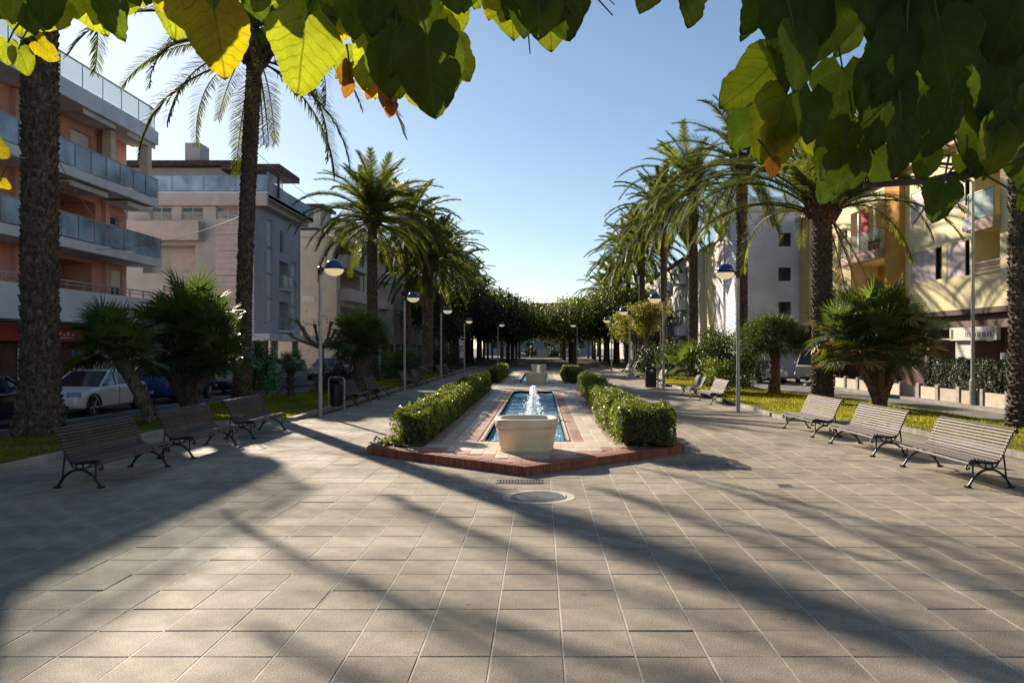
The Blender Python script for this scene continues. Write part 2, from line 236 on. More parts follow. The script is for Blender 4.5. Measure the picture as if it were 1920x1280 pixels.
# ------------------------------------------------------------------ mesh helpers
class MB:
    def __init__(s): s.v = []; s.f = []
    def box(s, x0, x1, y0, y1, z0, z1):
        b = len(s.v)
        s.v += [(x0,y0,z0),(x1,y0,z0),(x1,y1,z0),(x0,y1,z0),(x0,y0,z1),(x1,y0,z1),(x1,y1,z1),(x0,y1,z1)]
        s.f += [(b,b+3,b+2,b+1),(b+4,b+5,b+6,b+7),(b,b+1,b+5,b+4),(b+1,b+2,b+6,b+5),(b+2,b+3,b+7,b+6),(b+3,b,b+4,b+7)]; return s
    def chamfer(s, x0, x1, y0, y1, z0, z1, c):
        """box with chamfered top edge"""
        b = len(s.v)
        s.v += [(x0,y0,z0),(x1,y0,z0),(x1,y1,z0),(x0,y1,z0),(x0,y0,z1-c),(x1,y0,z1-c),(x1,y1,z1-c),(x0,y1,z1-c),
                (x0+c,y0+c,z1),(x1-c,y0+c,z1),(x1-c,y1-c,z1),(x0+c,y1-c,z1)]
        s.f += [(b,b+3,b+2,b+1),(b+8,b+9,b+10,b+11)]
        for i in range(4):
            j = (i+1) % 4; s.f += [(b+i,b+j,b+4+j,b+4+i),(b+4+i,b+4+j,b+8+j,b+8+i)]
        return s
    def quad(s, a, b_, c, d):
        b = len(s.v); s.v += [a, b_, c, d]; s.f.append((b,b+1,b+2,b+3)); return s
    def poly(s, pts, z0, z1):
        """vertical prism from a counter-clockwise outline"""
        b = len(s.v); n = len(pts)
        s.v += [(x,y,z0) for x,y in pts] + [(x,y,z1) for x,y in pts]
        s.f += [tuple(b+n+i for i in range(n)), tuple(b+n-1-i for i in range(n))]
        s.f += [(b+i, b+(i+1)%n, b+n+(i+1)%n, b+n+i) for i in range(n)]; return s
    def tube(s, pts, rad, n=6, cap=True):
        pts = [Vector(p) for p in pts]; b0 = len(s.v)
        if not hasattr(rad, '__len__'): rad = [rad]*len(pts)
        up = Vector((0,0,1)); prev = None
        for i, p in enumerate(pts):
            d = (pts[min(i+1,len(pts)-1)] - pts[max(i-1,0)]).normalized()
            if prev is None:
                a = d.cross(up) if abs(d.z) < .95 else d.cross(Vector((1,0,0)))
                a.normalize()
            else: a = (prev - d*prev.dot(d)).normalized()
            prev = a; c = d.cross(a)
            for k in range(n):
                t = 2*math.pi*k/n; s.v.append(tuple(p + (a*math.cos(t)+c*math.sin(t))*rad[i]))
        for i in range(len(pts)-1):
            for k in range(n):
                q = b0+i*n+k; r_ = b0+i*n+(k+1)%n; s.f.append((q, r_, r_+n, q+n))
        if cap:
            s.f.append(tuple(b0+n-1-k for k in range(n))); e = b0+(len(pts)-1)*n; s.f.append(tuple(e+k for k in range(n)))
        return s
    def lathe(s, prof, n=24, cx=0, cy=0, sq=2.0, cap=True):
        """prof (r,z) from bottom to top; sq>2 gives a rounded square"""
        b0 = len(s.v)
        for r_, z in prof:
            for k in range(n):
                t = 2*math.pi*k/n; c, d = math.cos(t), math.sin(t)
                q = (abs(c)**sq+abs(d)**sq)**(-1/sq); s.v.append((cx+r_*q*c, cy+r_*q*d, z))
        for i in range(len(prof)-1):
            for k in range(n):
                a = b0+i*n+k; b = b0+i*n+(k+1)%n; s.f.append((a, b, b+n, a+n))
        if cap:
            s.f.append(tuple(b0+n-1-k for k in range(n))); e = b0+(len(prof)-1)*n; s.f.append(tuple(e+k for k in range(n)))
        return s
    def mesh(s, name, m, smooth=False):
        me = bpy.data.meshes.new(name); me.from_pydata([tuple(v) for v in s.v], [], s.f); me.update()
        if m: me.materials.append(m)
        if smooth: me.polygons.foreach_set('use_smooth', [True]*len(me.polygons))
        return me
    def build(s, name, m, parent=None, smooth=False, **k): return link(name, s.mesh(name, m, smooth), parent, **k)
def link(name, me, parent=None, loc=None, kind=None, label=None, cat=None, group=None):
    o = bpy.data.objects.new(name, me); C.objects.link(o)
    if parent is not None: o.parent = parent
    if loc is not None: o.location = loc
    return tag(o, label, cat, group, kind)
def tag(o, label=None, cat=None, group=None, kind=None):
    for k, v in (('label', label), ('category', cat), ('group', group), ('kind', kind)):
        if v: o[k] = v
    return o
def thing(name, loc, label, cat, group=None, rz=0):
    o = bpy.data.objects.new(name, None); C.objects.link(o); o.location = loc; o.rotation_euler = (0, 0, rz)
    o.empty_display_size = .2
    return tag(o, label, cat, group)
def copy_tree(o, label=None, parent=None):
    c = o.copy(); C.objects.link(c)
    if parent is not None: c.parent = parent
    if label: c['label'] = label
    for ch in o.children: copy_tree(ch, None, c)
    return c
def np_mesh(name, verts, k, m, tone=None, smooth=False):
    """verts (N*k,3): N separate k-gons, fast path"""
    nf = len(verts)//k; me = bpy.data.meshes.new(name)
    me.vertices.add(len(verts)); me.vertices.foreach_set('co', np.asarray(verts, np.float32).ravel())
    me.loops.add(nf*k); me.loops.foreach_set('vertex_index', np.arange(nf*k, dtype=np.int32))
    me.polygons.add(nf); me.polygons.foreach_set('loop_start', np.arange(0, nf*k, k, dtype=np.int32))
    me.update(calc_edges=True)
    if tone is not None:
        a = me.attributes.new('tone', 'FLOAT', 'FACE'); a.data.foreach_set('value', np.asarray(tone, np.float32))
    me.materials.append(m); return me
def leaf_quads(pts, size, nrm=None, jitter=.8, aspect=.55):
    """diamond leaves at pts, random orientation, optionally biased to nrm"""
    n = len(pts); d = RNG.normal(size=(n,3)); 
    if nrm is not None: d = nrm + d*jitter
    d /= np.linalg.norm(d, axis=1)[:,None]+1e-9
    a = np.cross(d, RNG.normal(size=(n,3))); a /= np.linalg.norm(a, axis=1)[:,None]+1e-9
    b = np.cross(d, a); s = (size*RNG.uniform(.6, 1.3, n))[:,None]
    v = np.empty((n,4,3)); v[:,0] = pts-a*s*.5; v[:,1] = pts+b*s*.5*aspect+d*s*.08; v[:,2] = pts+a*s*.5; v[:,3] = pts-b*s*.5*aspect+d*s*.08
    return v.reshape(-1,3)
def leaf_obj(name, pts, size, m, parent=None, nrm=None, jitter=.8, aspect=.55, loc=None, kind='stuff', **k):
    v = leaf_quads(np.asarray(pts), size, nrm, jitter, aspect)
    me = np_mesh(name, v, 4, m, RNG.uniform(0, 1, len(pts))); return link(name, me, parent, loc=loc, kind=kind, **k)

# ================================================================== SETTING: ground, roads, plaza
def sheet(name, x0, x1, y0, y1, z, m, kind='structure', parent=None):
    return MB().quad((x0,y0,z),(x1,y0,z),(x1,y1,z),(x0,y1,z)).build(name, m, parent, kind=kind)
sheet('ground', -900, 900, -300, 2200, -.16, M['ground'])
RZ = -.11
sheet('road', -16.9, -11.0, -25, 230, RZ-.004, M['asphalt'])
sheet('road', 10.6, 15.6, -25, 230, RZ-.004, M['asphalt_pale'])
lm = MB()
for y in np.arange(17, 120, 5.2): lm.quad((-14.45,y,RZ),(-14.35,y,RZ),(-14.35,y+.001+4.4,RZ),(-14.45,y+4.4,RZ))
for y in (50, 51.2, 52.4, 53.6, 54.8): lm.quad((11.4,y,RZ),(15.3,y,RZ),(15.3,y+.55,RZ),(11.4,y+.55,RZ))
lm.build('road_marking', M['offwhite'], kind='structure')
MB().box(-45, -16.9, -25, 230, -.15, .012).build('sidewalk', M['walk'], kind='structure')
MB().box(15.6, 45, -25, 230, -.15, .012).build('sidewalk', M['walk'], kind='structure')

P = .4925; TX0 = .157; TY0 = 5.39
def half(y): return 9.15 if y < 21.2 else (9.15-(y-21.2)*1.2 if y < 22.9 else 7.1)
plaza = sheet('plaza', -9.3, 9.3, -12, 175, -.012, M['joint'])
SOL = dict(y0=15.5, cx=-.28)
def in_planter(x, y):
    return abs(x+.28) < 2.8 and 13.5+abs(x+.2)*.84 < y < 65.4
near = []; far_mb = MB(); far_tone = []
tile_me = []
for k in range(3):
    j = [random.uniform(-.0012, .0012) for _ in range(4)]
    mb = MB(); mb.chamfer(.0055, P-.0055, .004, P-.004, -.011, 0, .004)
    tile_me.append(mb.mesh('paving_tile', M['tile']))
cells = []
for iy in range(-22, 260):
    y = TY0 + iy*P
    for ix in range(-20, 20):
        x = TX0 + ix*P
        xm, ym = x+P/2, y+P/2
        if abs(xm) > half(ym)-P*.3 or in_planter(xm, ym): continue
        cells.append((x, y))
vis = sorted((c for c in cells if c[1] > 4.3 and abs(c[0]+P/2) < .74*(c[1]+P)), key=lambda c: c[1])
part = set(vis[:300])
for x, y in cells:
    dz = random.gauss(0, .0015) - .001
    if (x, y) in part:
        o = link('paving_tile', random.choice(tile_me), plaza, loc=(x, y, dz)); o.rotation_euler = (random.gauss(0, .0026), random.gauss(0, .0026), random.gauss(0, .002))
    elif y < 60:
        far_mb.chamfer(x+.007, x+P-.007, y+.004, y+P-.004, -.011, dz, .004); far_tone += [random.random()]*10
    else:
        far_mb.quad((x+.008,y+.005,dz),(x+P-.008,y+.005,dz),(x+P-.008,y+P-.005,dz),(x+.008,y+P-.005,dz)); far_tone.append(random.random())
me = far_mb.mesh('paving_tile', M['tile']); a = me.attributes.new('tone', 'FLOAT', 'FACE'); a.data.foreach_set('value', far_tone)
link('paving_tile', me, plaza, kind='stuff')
mm = MB()
for ix in range(-20, 21):
    x = TX0+ix*P; y1 = 21.3 if abs(x) > 7.1 else 120
    segs = [(-12, y1)] if abs(x+.28) > 3.1 else [(-12, 12.9+abs(x+.2)*.84), (66.2, 120)]
    if abs(x) < .5: segs = [(-12, 10.62), (11.7, 12.9)] + segs[1:]
    for a0, b0 in segs:
        mm.quad((x-.0055,a0,-.0035),(x+.0055,a0,-.0035),(x+.0055,b0,-.0035),(x-.0055,b0,-.0035))
mm.build('mortar_line', M['mortar'], plaza, kind='stuff')

# kerbs as separate stones along both sides
def kerb(side, label):
    k = thing('kerb', (0,0,0), label, 'kerb'); k['kind'] = 'structure'
    pts = [(9.15, -4), (9.15, 21.2), (7.1, 22.9), (7.1, 110)]; n = 0; rest = MB()
    for (xa, ya), (xb, yb) in zip(pts, pts[1:]):
        L = math.hypot(xb-xa, yb-ya); c = max(1, round(L/.98)); ux, uy = (xb-xa)/L, (yb-ya)/L
        for i in range(c):
            s0 = L*i/c+.006; s1 = L*(i+1)/c-.006
            q = [(xa+ux*s0, ya+uy*s0), (xa+ux*s1, ya+uy*s1)]; nx, ny = -uy*-.17, ux*-.17
            ol = [q[0], q[1], (q[1][0]+nx, q[1][1]+ny), (q[0][0]+nx, q[0][1]+ny)]
            ol = [(side*x, y) for x, y in ol]
            ar = sum(ol[i][0]*ol[(i+1)%4][1]-ol[(i+1)%4][0]*ol[i][1] for i in range(4))
            if ar < 0: ol = ol[::-1]
            if q[0][1] > 48: rest.poly(ol, -.1, .10)
            else:
                zz = .10+random.gauss(0,.003); MB().poly(ol, -.1, zz).build('kerb_stone', M['kerb'], k)
    rest.build('kerb_stone', M['kerb'], k, kind='stuff')
    return k
kerb(-1, 'pale stone kerb between the left benches and the shaded lawn')
kerb(1, 'pale stone kerb between the right benches and the sunlit lawn')

# lawns : soil body + blades
def lawn(side):
    xo = 12.7 if side > 0 else 12.2
    pts = [(9.32,-4),(xo,-4),(xo,31),(11.1,37),(11.1,120),(7.27,120),(7.27,22.95),(9.32,21.25)]
    ol = [(side*x, y) for x, y in pts]
    if side < 0: ol = ol[::-1]
    MB().poly(ol, -.12, .06).build('lawn_ground', M['turf'], kind='structure')
    # outer kerb towards the road
    mb = MB(); 
    for (xa, ya), (xb, yb) in (((xo,-4),(xo,31)),((xo,31),(11.1,37)),((11.1,37),(11.1,120))):
        L = math.hypot(xb-xa, yb-ya); ux, uy = (xb-xa)/L, (yb-ya)/L; nx, ny = uy*.14, -ux*.14
        q = [(side*(xa+.004),ya),(side*(xa+nx),ya+ny),(side*(xb+nx),yb+ny),(side*(xb+.004),yb)]
        if side < 0: q = q[::-1]
        mb.poly(q, -.14, .045)
    mb.build('road_kerb', M['kerb'], kind='structure')
    n = 70000; y = 12 + 48*RNG.random(n)**1.6; x = RNG.uniform(7.35, 12.6, n)
    lo = np.where(y < 21.4, 9.4, np.where(y < 23, 9.4-(y-21.4)*1.25, 7.33)); hi = np.where(y < 31, xo-.1, np.where(y < 37, xo-.1-(y-31)*(xo-11.1)/6, 11.0))
    ok = (x > lo) & (x < hi); x = x[ok]*side; y = y[ok]; n = len(x)
    h = RNG.uniform(.035, .085, n)*(1+.4*np.sin(x*2.1)*np.cos(y*1.3)); an = RNG.uniform(0, 6.28, n); wd = .006+.00035*y
    v = np.empty((n,3,3)); v[:,0] = np.c_[x-np.cos(an)*wd, y-np.sin(an)*wd, np.full(n,.055)]; v[:,1] = np.c_[x+np.cos(an)*wd, y+np.sin(an)*wd, np.full(n,.055)]
    v[:,2] = np.c_[x+RNG.normal(0,.03,n), y+RNG.normal(0,.03,n), .055+h]
    link('grass', np_mesh('grass', v.reshape(-1,3), 3, M['grass'], RNG.random(n)), kind='stuff')
lawn(-1); lawn(1)

# manhole and drains
mh = thing('manhole_cover', (-.02, 11.16, 0), 'round grey manhole cover in a concrete ring before the planter point', 'manhole cover')
MB().lathe([(.515,-.01),(.515,.004),(.505,.006),(.40,.006)], 40).build('concrete_ring', M['mortar'], mh)
MB().lathe([(.398,.0),(.398,.010),(.375,.012),(.37,.0075),(.30,.0075),(.295,.011),(.05,.011),(.04,.008)], 40).build('lid', M['cover'], mh)
dg = thing('drain_grate', (-.32, 12.42, 0), 'slotted drain grate at the foot of the brick planter point', 'drain grate')
g = MB()
for i in range(15): g.box(-.34+i*.047, -.34+i*.047+.026, -.13, .13, -.008, .009)
g.box(-.37,.375,-.16,-.132,-.008,.010).box(-.37,.375,.132,.16,-.008,.010); g.build('grate_bar', M['cover'], dg)
dv = thing('drain_cover', (3.72, 12.05, 0), 'small square metal drain cover in the right paving', 'drain cover')
MB().box(-.13,.13,-.13,.13,-.01,.007).build('plate', M['walk'], dv)
MB().box(-.10,.10,-.10,.10,.0072,.010).build('inset', M['cover'], dv)

# ================================================================== PLANTER ISLANDS WITH POOL
CX = -.28
def island(oy, full, label):
    T = thing('fountain_island', (0, oy, 0), label, 'planter island', 'raised brick islands with pools along the axis')
    Z = .16
    apx, apy = -.24, 12.94; lx, ly = -3.42, 15.6; rx, ry = 2.88, 15.8; ye = 38.42
    if not full: apy = ly = ry = 11.13; apy -= .001
    # brick edge
    def brickrun(x0, y0, x1, y1, parts, w=.078, dep=.22):
        L = math.hypot(x1-x0, y1-y0); n = int(L/w); ux, uy = (x1-x0)/L, (y1-y0)/L; ang = math.atan2(uy, ux)
        me = bricks_me; rest = MB(); tone = []
        for i in range(n):
            s = L*i/n
            if parts:
                o = link('brick', random.choice(me), T, loc=(x0+ux*s, y0+uy*s, random.gauss(0,.002))); o.rotation_euler = (0,0,ang+random.gauss(0,.008))
            else:
                p = [(x0+ux*(s+.004)-uy*a, y0+uy*(s+.004)+ux*a) for a in (0, dep)]; q = [(x0+ux*(s+w-.004)-uy*a, y0+uy*(s+w-.004)+ux*a) for a in (0, dep)]
                rest.poly([p[0], q[0], q[1], p[1]], 0, Z+random.gauss(0,.002)); tone += [random.random()]*6
        if not parts:
            mesh = rest.mesh('brick', M['brick']); a = mesh.attributes.new('tone','FLOAT','FACE'); a.data.foreach_set('value', tone); link('brick', mesh, T, kind='stuff')
    brickrun(lx, ly, apx, apy, full) if full else 0; brickrun(apx, apy, rx, ry, full) if full else 0
    rest_y = ye-ly
    brickrun(lx, ye, lx, ly, False); brickrun(rx, ry, rx, ye, False)
    brickrun(rx, ye, lx, ye, False) if not full else 0
    core = [(lx+.02, ly+.02), (apx, apy+.03), (rx-.02, ry+.02), (rx-.02, ye-.02), (lx+.02, ye-.02)]
    # core mass with the pool cut out : left, right, front, back pieces
    px0, px1, py0, py1 = CX-.90, CX+.82, 16.6, 35.6
    mz = Z-.014
    c = MB()
    c.poly([(lx+.02,ly+.02),(apx,apy+.03),(rx-.02,ry+.02),(rx-.02,py0),(lx+.02,py0)], 0, mz)
    c.box(lx+.02, px0, py0, py1, 0, mz); c.box(px1, rx-.02, py0, py1, 0, mz); c.box(lx+.02, rx-.02, py1, ye-.02, 0, mz)
    c.build('island_base', M['paver_red'], T)
    # pool
    pw = MB(); pw.box(px0-.03, px0, py0-.03, py1+.03, -.14, Z+.0); pw.box(px1, px1+.03, py0-.03, py1+.03, -.14, Z); pw.box(px0, px1, py1, py1+.03, -.14, Z); pw.box(px0, px1, py0-.03, py0, -.14, Z)
    pw.build('pool_wall', M['poolwall'], T)
    MB().box(px0-.02, px1+.02, py0-.02, py1+.02, -.155, -.135).build('pool_floor', M['pooltile'], T)
    # rippled water sheet
    nx, ny = 26, 230 if full else 60; xs = np.linspace(px0+.002, px1-.002, nx); ys = np.linspace(py0+.002, py1-.002, ny); wv = []
    jy = 22.4
    for y in ys:
        for x in xs:
            d = math.hypot(x-CX-.08, y-jy)
            wv.append((x, y, .06+.012*math.sin(7*d-1)*math.exp(-d*.35)+.006*math.sin(9*x+2.2*y)+.004*math.sin(5.1*y-6*x)+random.gauss(0,.0012)))
    wf = [(j*nx+i, j*nx+i+1, (j+1)*nx+i+1, (j+1)*nx+i) for j in range(ny-1) for i in range(nx-1)]
    me = bpy.data.meshes.new('water'); me.from_pydata(wv, [], wf); me.polygons.foreach_set('use_smooth', [True]*len(wf)); me.materials.append(M['water']); link('water', me, T)
    # coping stones round the pool
    cm = MB()
    y = py0
    while y < py1-.01:
        for a0, a1 in ((px0-.075, px0-.032), (px1+.032, px1+.075)):
            if full: MB().box(a0, a1, y+.003, min(y+.5, py1)-.003, mz, Z+.012).build('coping_stone', M['coping'], T)
            else: cm.box(a0, a1, y+.003, min(y+.5, py1)-.003, mz, Z+.012)
        y += .5
    if not full: cm.build('coping_stone', M['coping'], T, kind='stuff')
    # pavers
    cells = []   # (x0,x1,y0,y1,mat)
    dx = .247
    y = 13.0 if full else 11.18
    while y < ye-.1:
        step = .49
        for k in range(-13, 13):
            x0 = CX-.04+k*dx; x1 = x0+dx; xm = (x0+x1)/2; ym = y+step/2; r_ = abs(xm-CX+.04)
            edge = (apy+.02 + (abs(xm-apx)*(ly-apy)/(apx-lx) if xm < apx else (xm-apx)*(ry-apy)/(rx-apx)))
            if y < edge+(.30 if full else 0): continue
            if py0-.12 < ym < py1+.1 and px0-.09 < xm < px1+.09: continue
            if xm < lx+.25 or xm > rx-.25 or y+step > ye-(.24 if not full else -.1): continue
            if ym > 15.9 and ym < 37.6 and (xm < CX-1.98 or xm > CX+1.98): continue
            if ym < py0 or ym > py1:
                m = 'paver_red' if (full and y < edge+.62) or r_ > 2.6 else 'paver_cream'
            elif r_ < 1.24: m = 'paver_red' if int((y-16.6)/2.0) % 2 == 0 else 'paver_pink'
            elif r_ > 1.62: m = 'paver_pink'
            else: m = 'paver_cream'
            cells.append((x0, y, step, m))
        y += step
    cells.sort(key=lambda c: c[1]); mes = {m: MB().chamfer(.003, dx-.003, .004, .486, -.013, 0, .003).mesh('paving_slab', M[m]) for m in ('paver_red','paver_cream','paver_pink')}
    rest = {}
    for i, (x0, y0, st, m) in enumerate(cells):
        if full and i < 290: link('paving_slab', mes[m], T, loc=(x0, y0, Z+random.gauss(0,.0012)))
        else:
            b, tn = rest.setdefault(m, (MB(), [])); b.chamfer(x0+.003, x0+dx-.003, y0+.004, y0+st-.004, Z-.013, Z, .003); tn += [random.random()]*10
    for m, (b, tn) in rest.items():
        mesh = b.mesh('paving_slab', M[m]); a = mesh.attributes.new('tone','FLOAT','FACE'); a.data.foreach_set('value', tn); link('paving_slab', mesh, T, kind='stuff')
    # triangular terracotta border strips between brick and slab field
    for sgn, (xa, ya) in (((-1, (lx, ly)), (1, (rx, ry))) if full else ()):
        L = math.hypot(xa-apx, ya-apy); ux, uy = (xa-apx)/L, (ya-apy)/L; nx_, ny_ = (-uy, ux) if sgn > 0 else (uy, -ux)
        b = MB(); n = 13
        for i in range(n):
            s0, s1 = .10+(L-.27)*i/n+.004, .10+(L-.27)*(i+1)/n-.004
            q = [(apx+ux*s0+nx_*.225, apy+uy*s0+ny_*.225), (apx+ux*s1+nx_*.225, apy+uy*s1+ny_*.225), (apx+ux*s1+nx_*.44, apy+uy*s1+ny_*.44), (apx+ux*s0+nx_*.44, apy+uy*s0+ny_*.44)]
            if sgn < 0: q = q[::-1]
            b.poly(q, Z-.013, Z-.003+.0015*sgn)
        b.build('border_tile', M['paver_red'], T)
    # planting beds
    for sgn in (-1, 1):
        x0, x1 = (lx+.23, CX-1.99) if sgn < 0 else (CX+1.99, rx-.23)
        b = MB(); nxx, nyy = 8, 160; vs = []
        for j in range(nyy):
            for i in range(nxx): vs.append((x0+(x1-x0)*i/(nxx-1), 15.45+(37.6-15.45)*j/(nyy-1), Z+.01+random.uniform(0,.035)))
        if sgn < 0: vs = [(x, max(y, 15.75) if x < -2.9 else y, z) for x, y, z in vs]
        b.v = vs; b.f = [(j*nxx+i, j*nxx+i+1, (j+1)*nxx+i+1, (j+1)*nxx+i) for j in range(nyy-1) for i in range(nxx-1)]
        b.build('soil_bed', M['soil'], T)
    return T
bricks_me = [MB().chamfer(.003, .075, 0, .22, -.02, .16+dz, .006).mesh('brick', M['brick']) for dz in (-.002, 0, .002)]
island(0, True, 'nearest brick edged island with fountain pool and pointed front')
island(27.3, False, 'farther brick edged island with pool behind the second basin')

def basin(x, y, z, label, copy=None):
    if copy: o = copy_tree(copy, label); o.location = (x, y, z); return o
    T = thing('stone_basin', (x, y, z), label, 'basin', 'cream stone basins on the fountain islands')
    body = [(.505,0),(.51,.05),(.513,.06),(.50,.075),(.515,.10),(.555,.36),(.572,.425),(.566,.432),(.566,.452)]
    MB().lathe(body, 64, sq=3.2).build('basin_body', M['basin'], T, smooth=False)
    rim = [(.570,.452),(.592,.462),(.597,.50),(.597,.59),(.588,.612),(.565,.618),(.50,.618),(.475,.605),(.455,.54),(.44,.46)]
    MB().lathe(rim, 64, sq=3.2).build('rim', M['basin'], T)
    MB().lathe([(.45,.461),(.45,.52)], 48, sq=3.2).build('water', M['water'], T)
    for ch in T.children:
        ch.data.polygons.foreach_set('use_smooth', [len(p.vertices) == 4 for p in ch.data.polygons])
        for ed in ch.data.edges: pass
    return T
b1 = basin(-.26, 15.1, .16, 'large cream stone basin in front of the nearest pool')
basin(-.2, 42.3, .16, 'pinkish stone basin beyond the first pool', b1)
basin(-.1, 63.6, .16, 'farthest small looking stone basin on the axis', b1)

def jet(x, y, z, h, label, n=420):
    T = thing('fountain_jet', (x, y, z), label, 'water jet', 'foaming water jets')
    rows, seg = 46, 22; vs = []; h0 = h; h = h*.8
    for i in range(rows):
        t = i/(rows-1); r0 = .085*(1-t)**.6+.03
        for k in range(seg):
            a = 6.283*k/seg; rr = r0*(1+.28*math.sin(3*a+t*9)+.2*math.sin(5*a-t*14))*random.uniform(.7,1.25)
            vs.append((rr*math.cos(a), rr*math.sin(a)*.9, h*t+random.uniform(-.02,.02)))
    b = MB(); b.v = vs; b.f = [(i*seg+k, i*seg+(k+1)%seg, (i+1)*seg+(k+1)%seg, (i+1)*seg+k) for i in range(rows-1) for k in range(seg)]
    b.f.append(tuple((rows-1)*seg+k for k in range(seg))); b.build('foam', M['foam'], T, smooth=True)
    h = h0; p = []
    for _ in range(n*7):
        t = random.random()**1.25; a = random.uniform(0,6.28); r = (.07+.30*(1-t)**1.3)*abs(random.gauss(0,.62)); p.append((r*math.cos(a), r*math.sin(a), h*1.05*t))
    leaf_obj('spray', p, .032, M['foam'], T, aspect=.9)
    return T
jet(-.20, 22.4, .06, .92, 'tall white water jet foaming in the nearest pool')
jet(-.12, 48.5, .03, .95, 'small white water jet behind the pinkish basin', 160)

# ================================================================== HEDGES
def hedge(x0, x1, y0, y1, z0, z1, label, m='box', dens=1500, leaf=.05, cat='hedge', group='clipped box hedges on the islands', bumps=.11):
    T = thing('box_hedge', ((x0+x1)/2, (y0+y1)/2, z0), label, cat, group)
    cx, cy = (x1-x0)/2, (y1-y0)/2; H = z1-z0
    area = 2*(x1-x0)*H+2*(y1-y0)*H+(x1-x0)*(y1-y0); n = int(area*dens)
    u = RNG.uniform(-1,1,(n,3)); ax = RNG.choice(3, n, p=np.array([2*cy*H*2, 2*cx*H*2, 4*cx*cy])/(4*cy*H+4*cx*H+4*cx*cy)); sg = np.where(RNG.random(n)<.5,-1,1)
    p = u*np.array([cx,cy,.5]); p[:,2] = (p[:,2]+.5); 
    nr = np.zeros((n,3))
    for a in range(3):
        q = ax == a; s_ = sg[q] if a < 2 else np.ones(q.sum())
        p[q,a] = (s_*(cx,cy)[a] if a < 2 else 1.0); nr[q,a] = s_
    # rounding of the top edges and lumpy surface, in metres
    pz = p[:,2]*H; ph = RNG.uniform(0,6,6)
    lump = (np.sin(p[:,1]*4.1+ph[0])*np.sin(p[:,0]*5+ph[1]+pz*4)+.6*np.sin(p[:,1]*9.3+ph[2]+pz*6)+.5*np.sin(p[:,0]*13+pz*11+ph[3]))*bumps*.6
    ins = RNG.exponential(.035, n)+np.maximum(0, .0)
    off = lump-ins
    top = np.clip((pz/H-.72)/.28, 0, 1)
    q = np.c_[p[:,0], p[:,1], pz]+nr*off[:,None]
    q[:,0] *= 1-.13*top**2*(.45/max(cx,.2)); 
    ey = np.clip((np.abs(p[:,1])-(cy-.25))/.25, 0, 1)*top; q[:,1] -= np.sign(p[:,1])*ey*.09; q[:,2] -= ey*.04
    q[:,2] = np.maximum(q[:,2], .02+RNG.random(n)*.12)
    thin = (pz < .16)&(RNG.random(n) < .55); q = q[~thin]; nr = nr[~thin]
    gap = (np.sin(q[:,1]*7.3+ph[4])*np.sin(q[:,2]*8+q[:,0]*6+ph[5]) > .72)&(RNG.random(len(q)) < .75); q = q[~gap]; nr = nr[~gap]
    leaf_obj('leaves', q, leaf, M[m], T, nr, .9, .6)
    MB().chamfer(-cx+.12, cx-.12, -cy+.12, cy-.12, .10, H-.11, .06).build('branches', M['twig'], T)
    st = MB()
    for _ in range(max(3, int((y1-y0)*3))):
        x, y = random.uniform(-cx+.12, cx-.12), random.uniform(-cy+.08, cy-.08)
        st.tube([(x,y,-.02),(x+random.uniform(-.05,.05),y+random.uniform(-.05,.05),.25)], .013, 5)
    st.build('stem', M['wood'], T)
    k_ = int((y1-y0)*9); sp = []
    for _ in range(k_):
        x, y = random.uniform(-cx,cx)*.9, random.uniform(-cy,cy); 
        for j in range(5): sp.append((x+random.gauss(0,.02), y+random.gauss(0,.02), H-.05+j*.035*random.uniform(.5,1.3)))
    leaf_obj('shoots', sp, leaf*1.1, M[m], T)
    return T
Zb = .17
hedge(-2.93, -2.22, 15.75, 22.3, Zb, .86, 'bright clipped hedge on the near left of the pool')
hedge(-2.97, -2.26, 22.35, 29.5, Zb, .90, 'middle stretch of the left hedge beside the pool')
hedge(-3.0, -2.33, 29.6, 37.4, Zb, .92, 'browner far end of the left hedge by the second basin', dens=1100)
hedge(1.46, 2.64, 15.3, 16.9, Zb, .97, 'rounded square bush on the near right corner of the island', bumps=.05)
hedge(1.42, 2.36, 17.75, 20.4, Zb, .92, 'second clipped bush on the right, behind the corner bush')
hedge(1.60, 2.40, 21.4, 27.0, Zb, .88, 'dark third stretch of the right hedge beside the pool')
hedge(1.72, 2.42, 27.6, 36.5, Zb, .96, 'shaded far stretch of the right hedge beside the pool', dens=1000)
hedge(-2.95, -2.25, 43.4, 56, Zb, .95, 'distant clipped hedge left of the second basin', dens=600, leaf=.08)
hedge(1.3, 2.4, 43.4, 50, Zb, .95, 'distant clipped hedge right of the second basin', dens=600, leaf=.08)
# low cover plants in the near left bed
pts = [(random.gauss(-2.95,.18), random.gauss(15.95,.16), .19+abs(random.gauss(0,.05))) for _ in range(500)]
leaf_obj('ground_cover', pts, .06, M['box'])

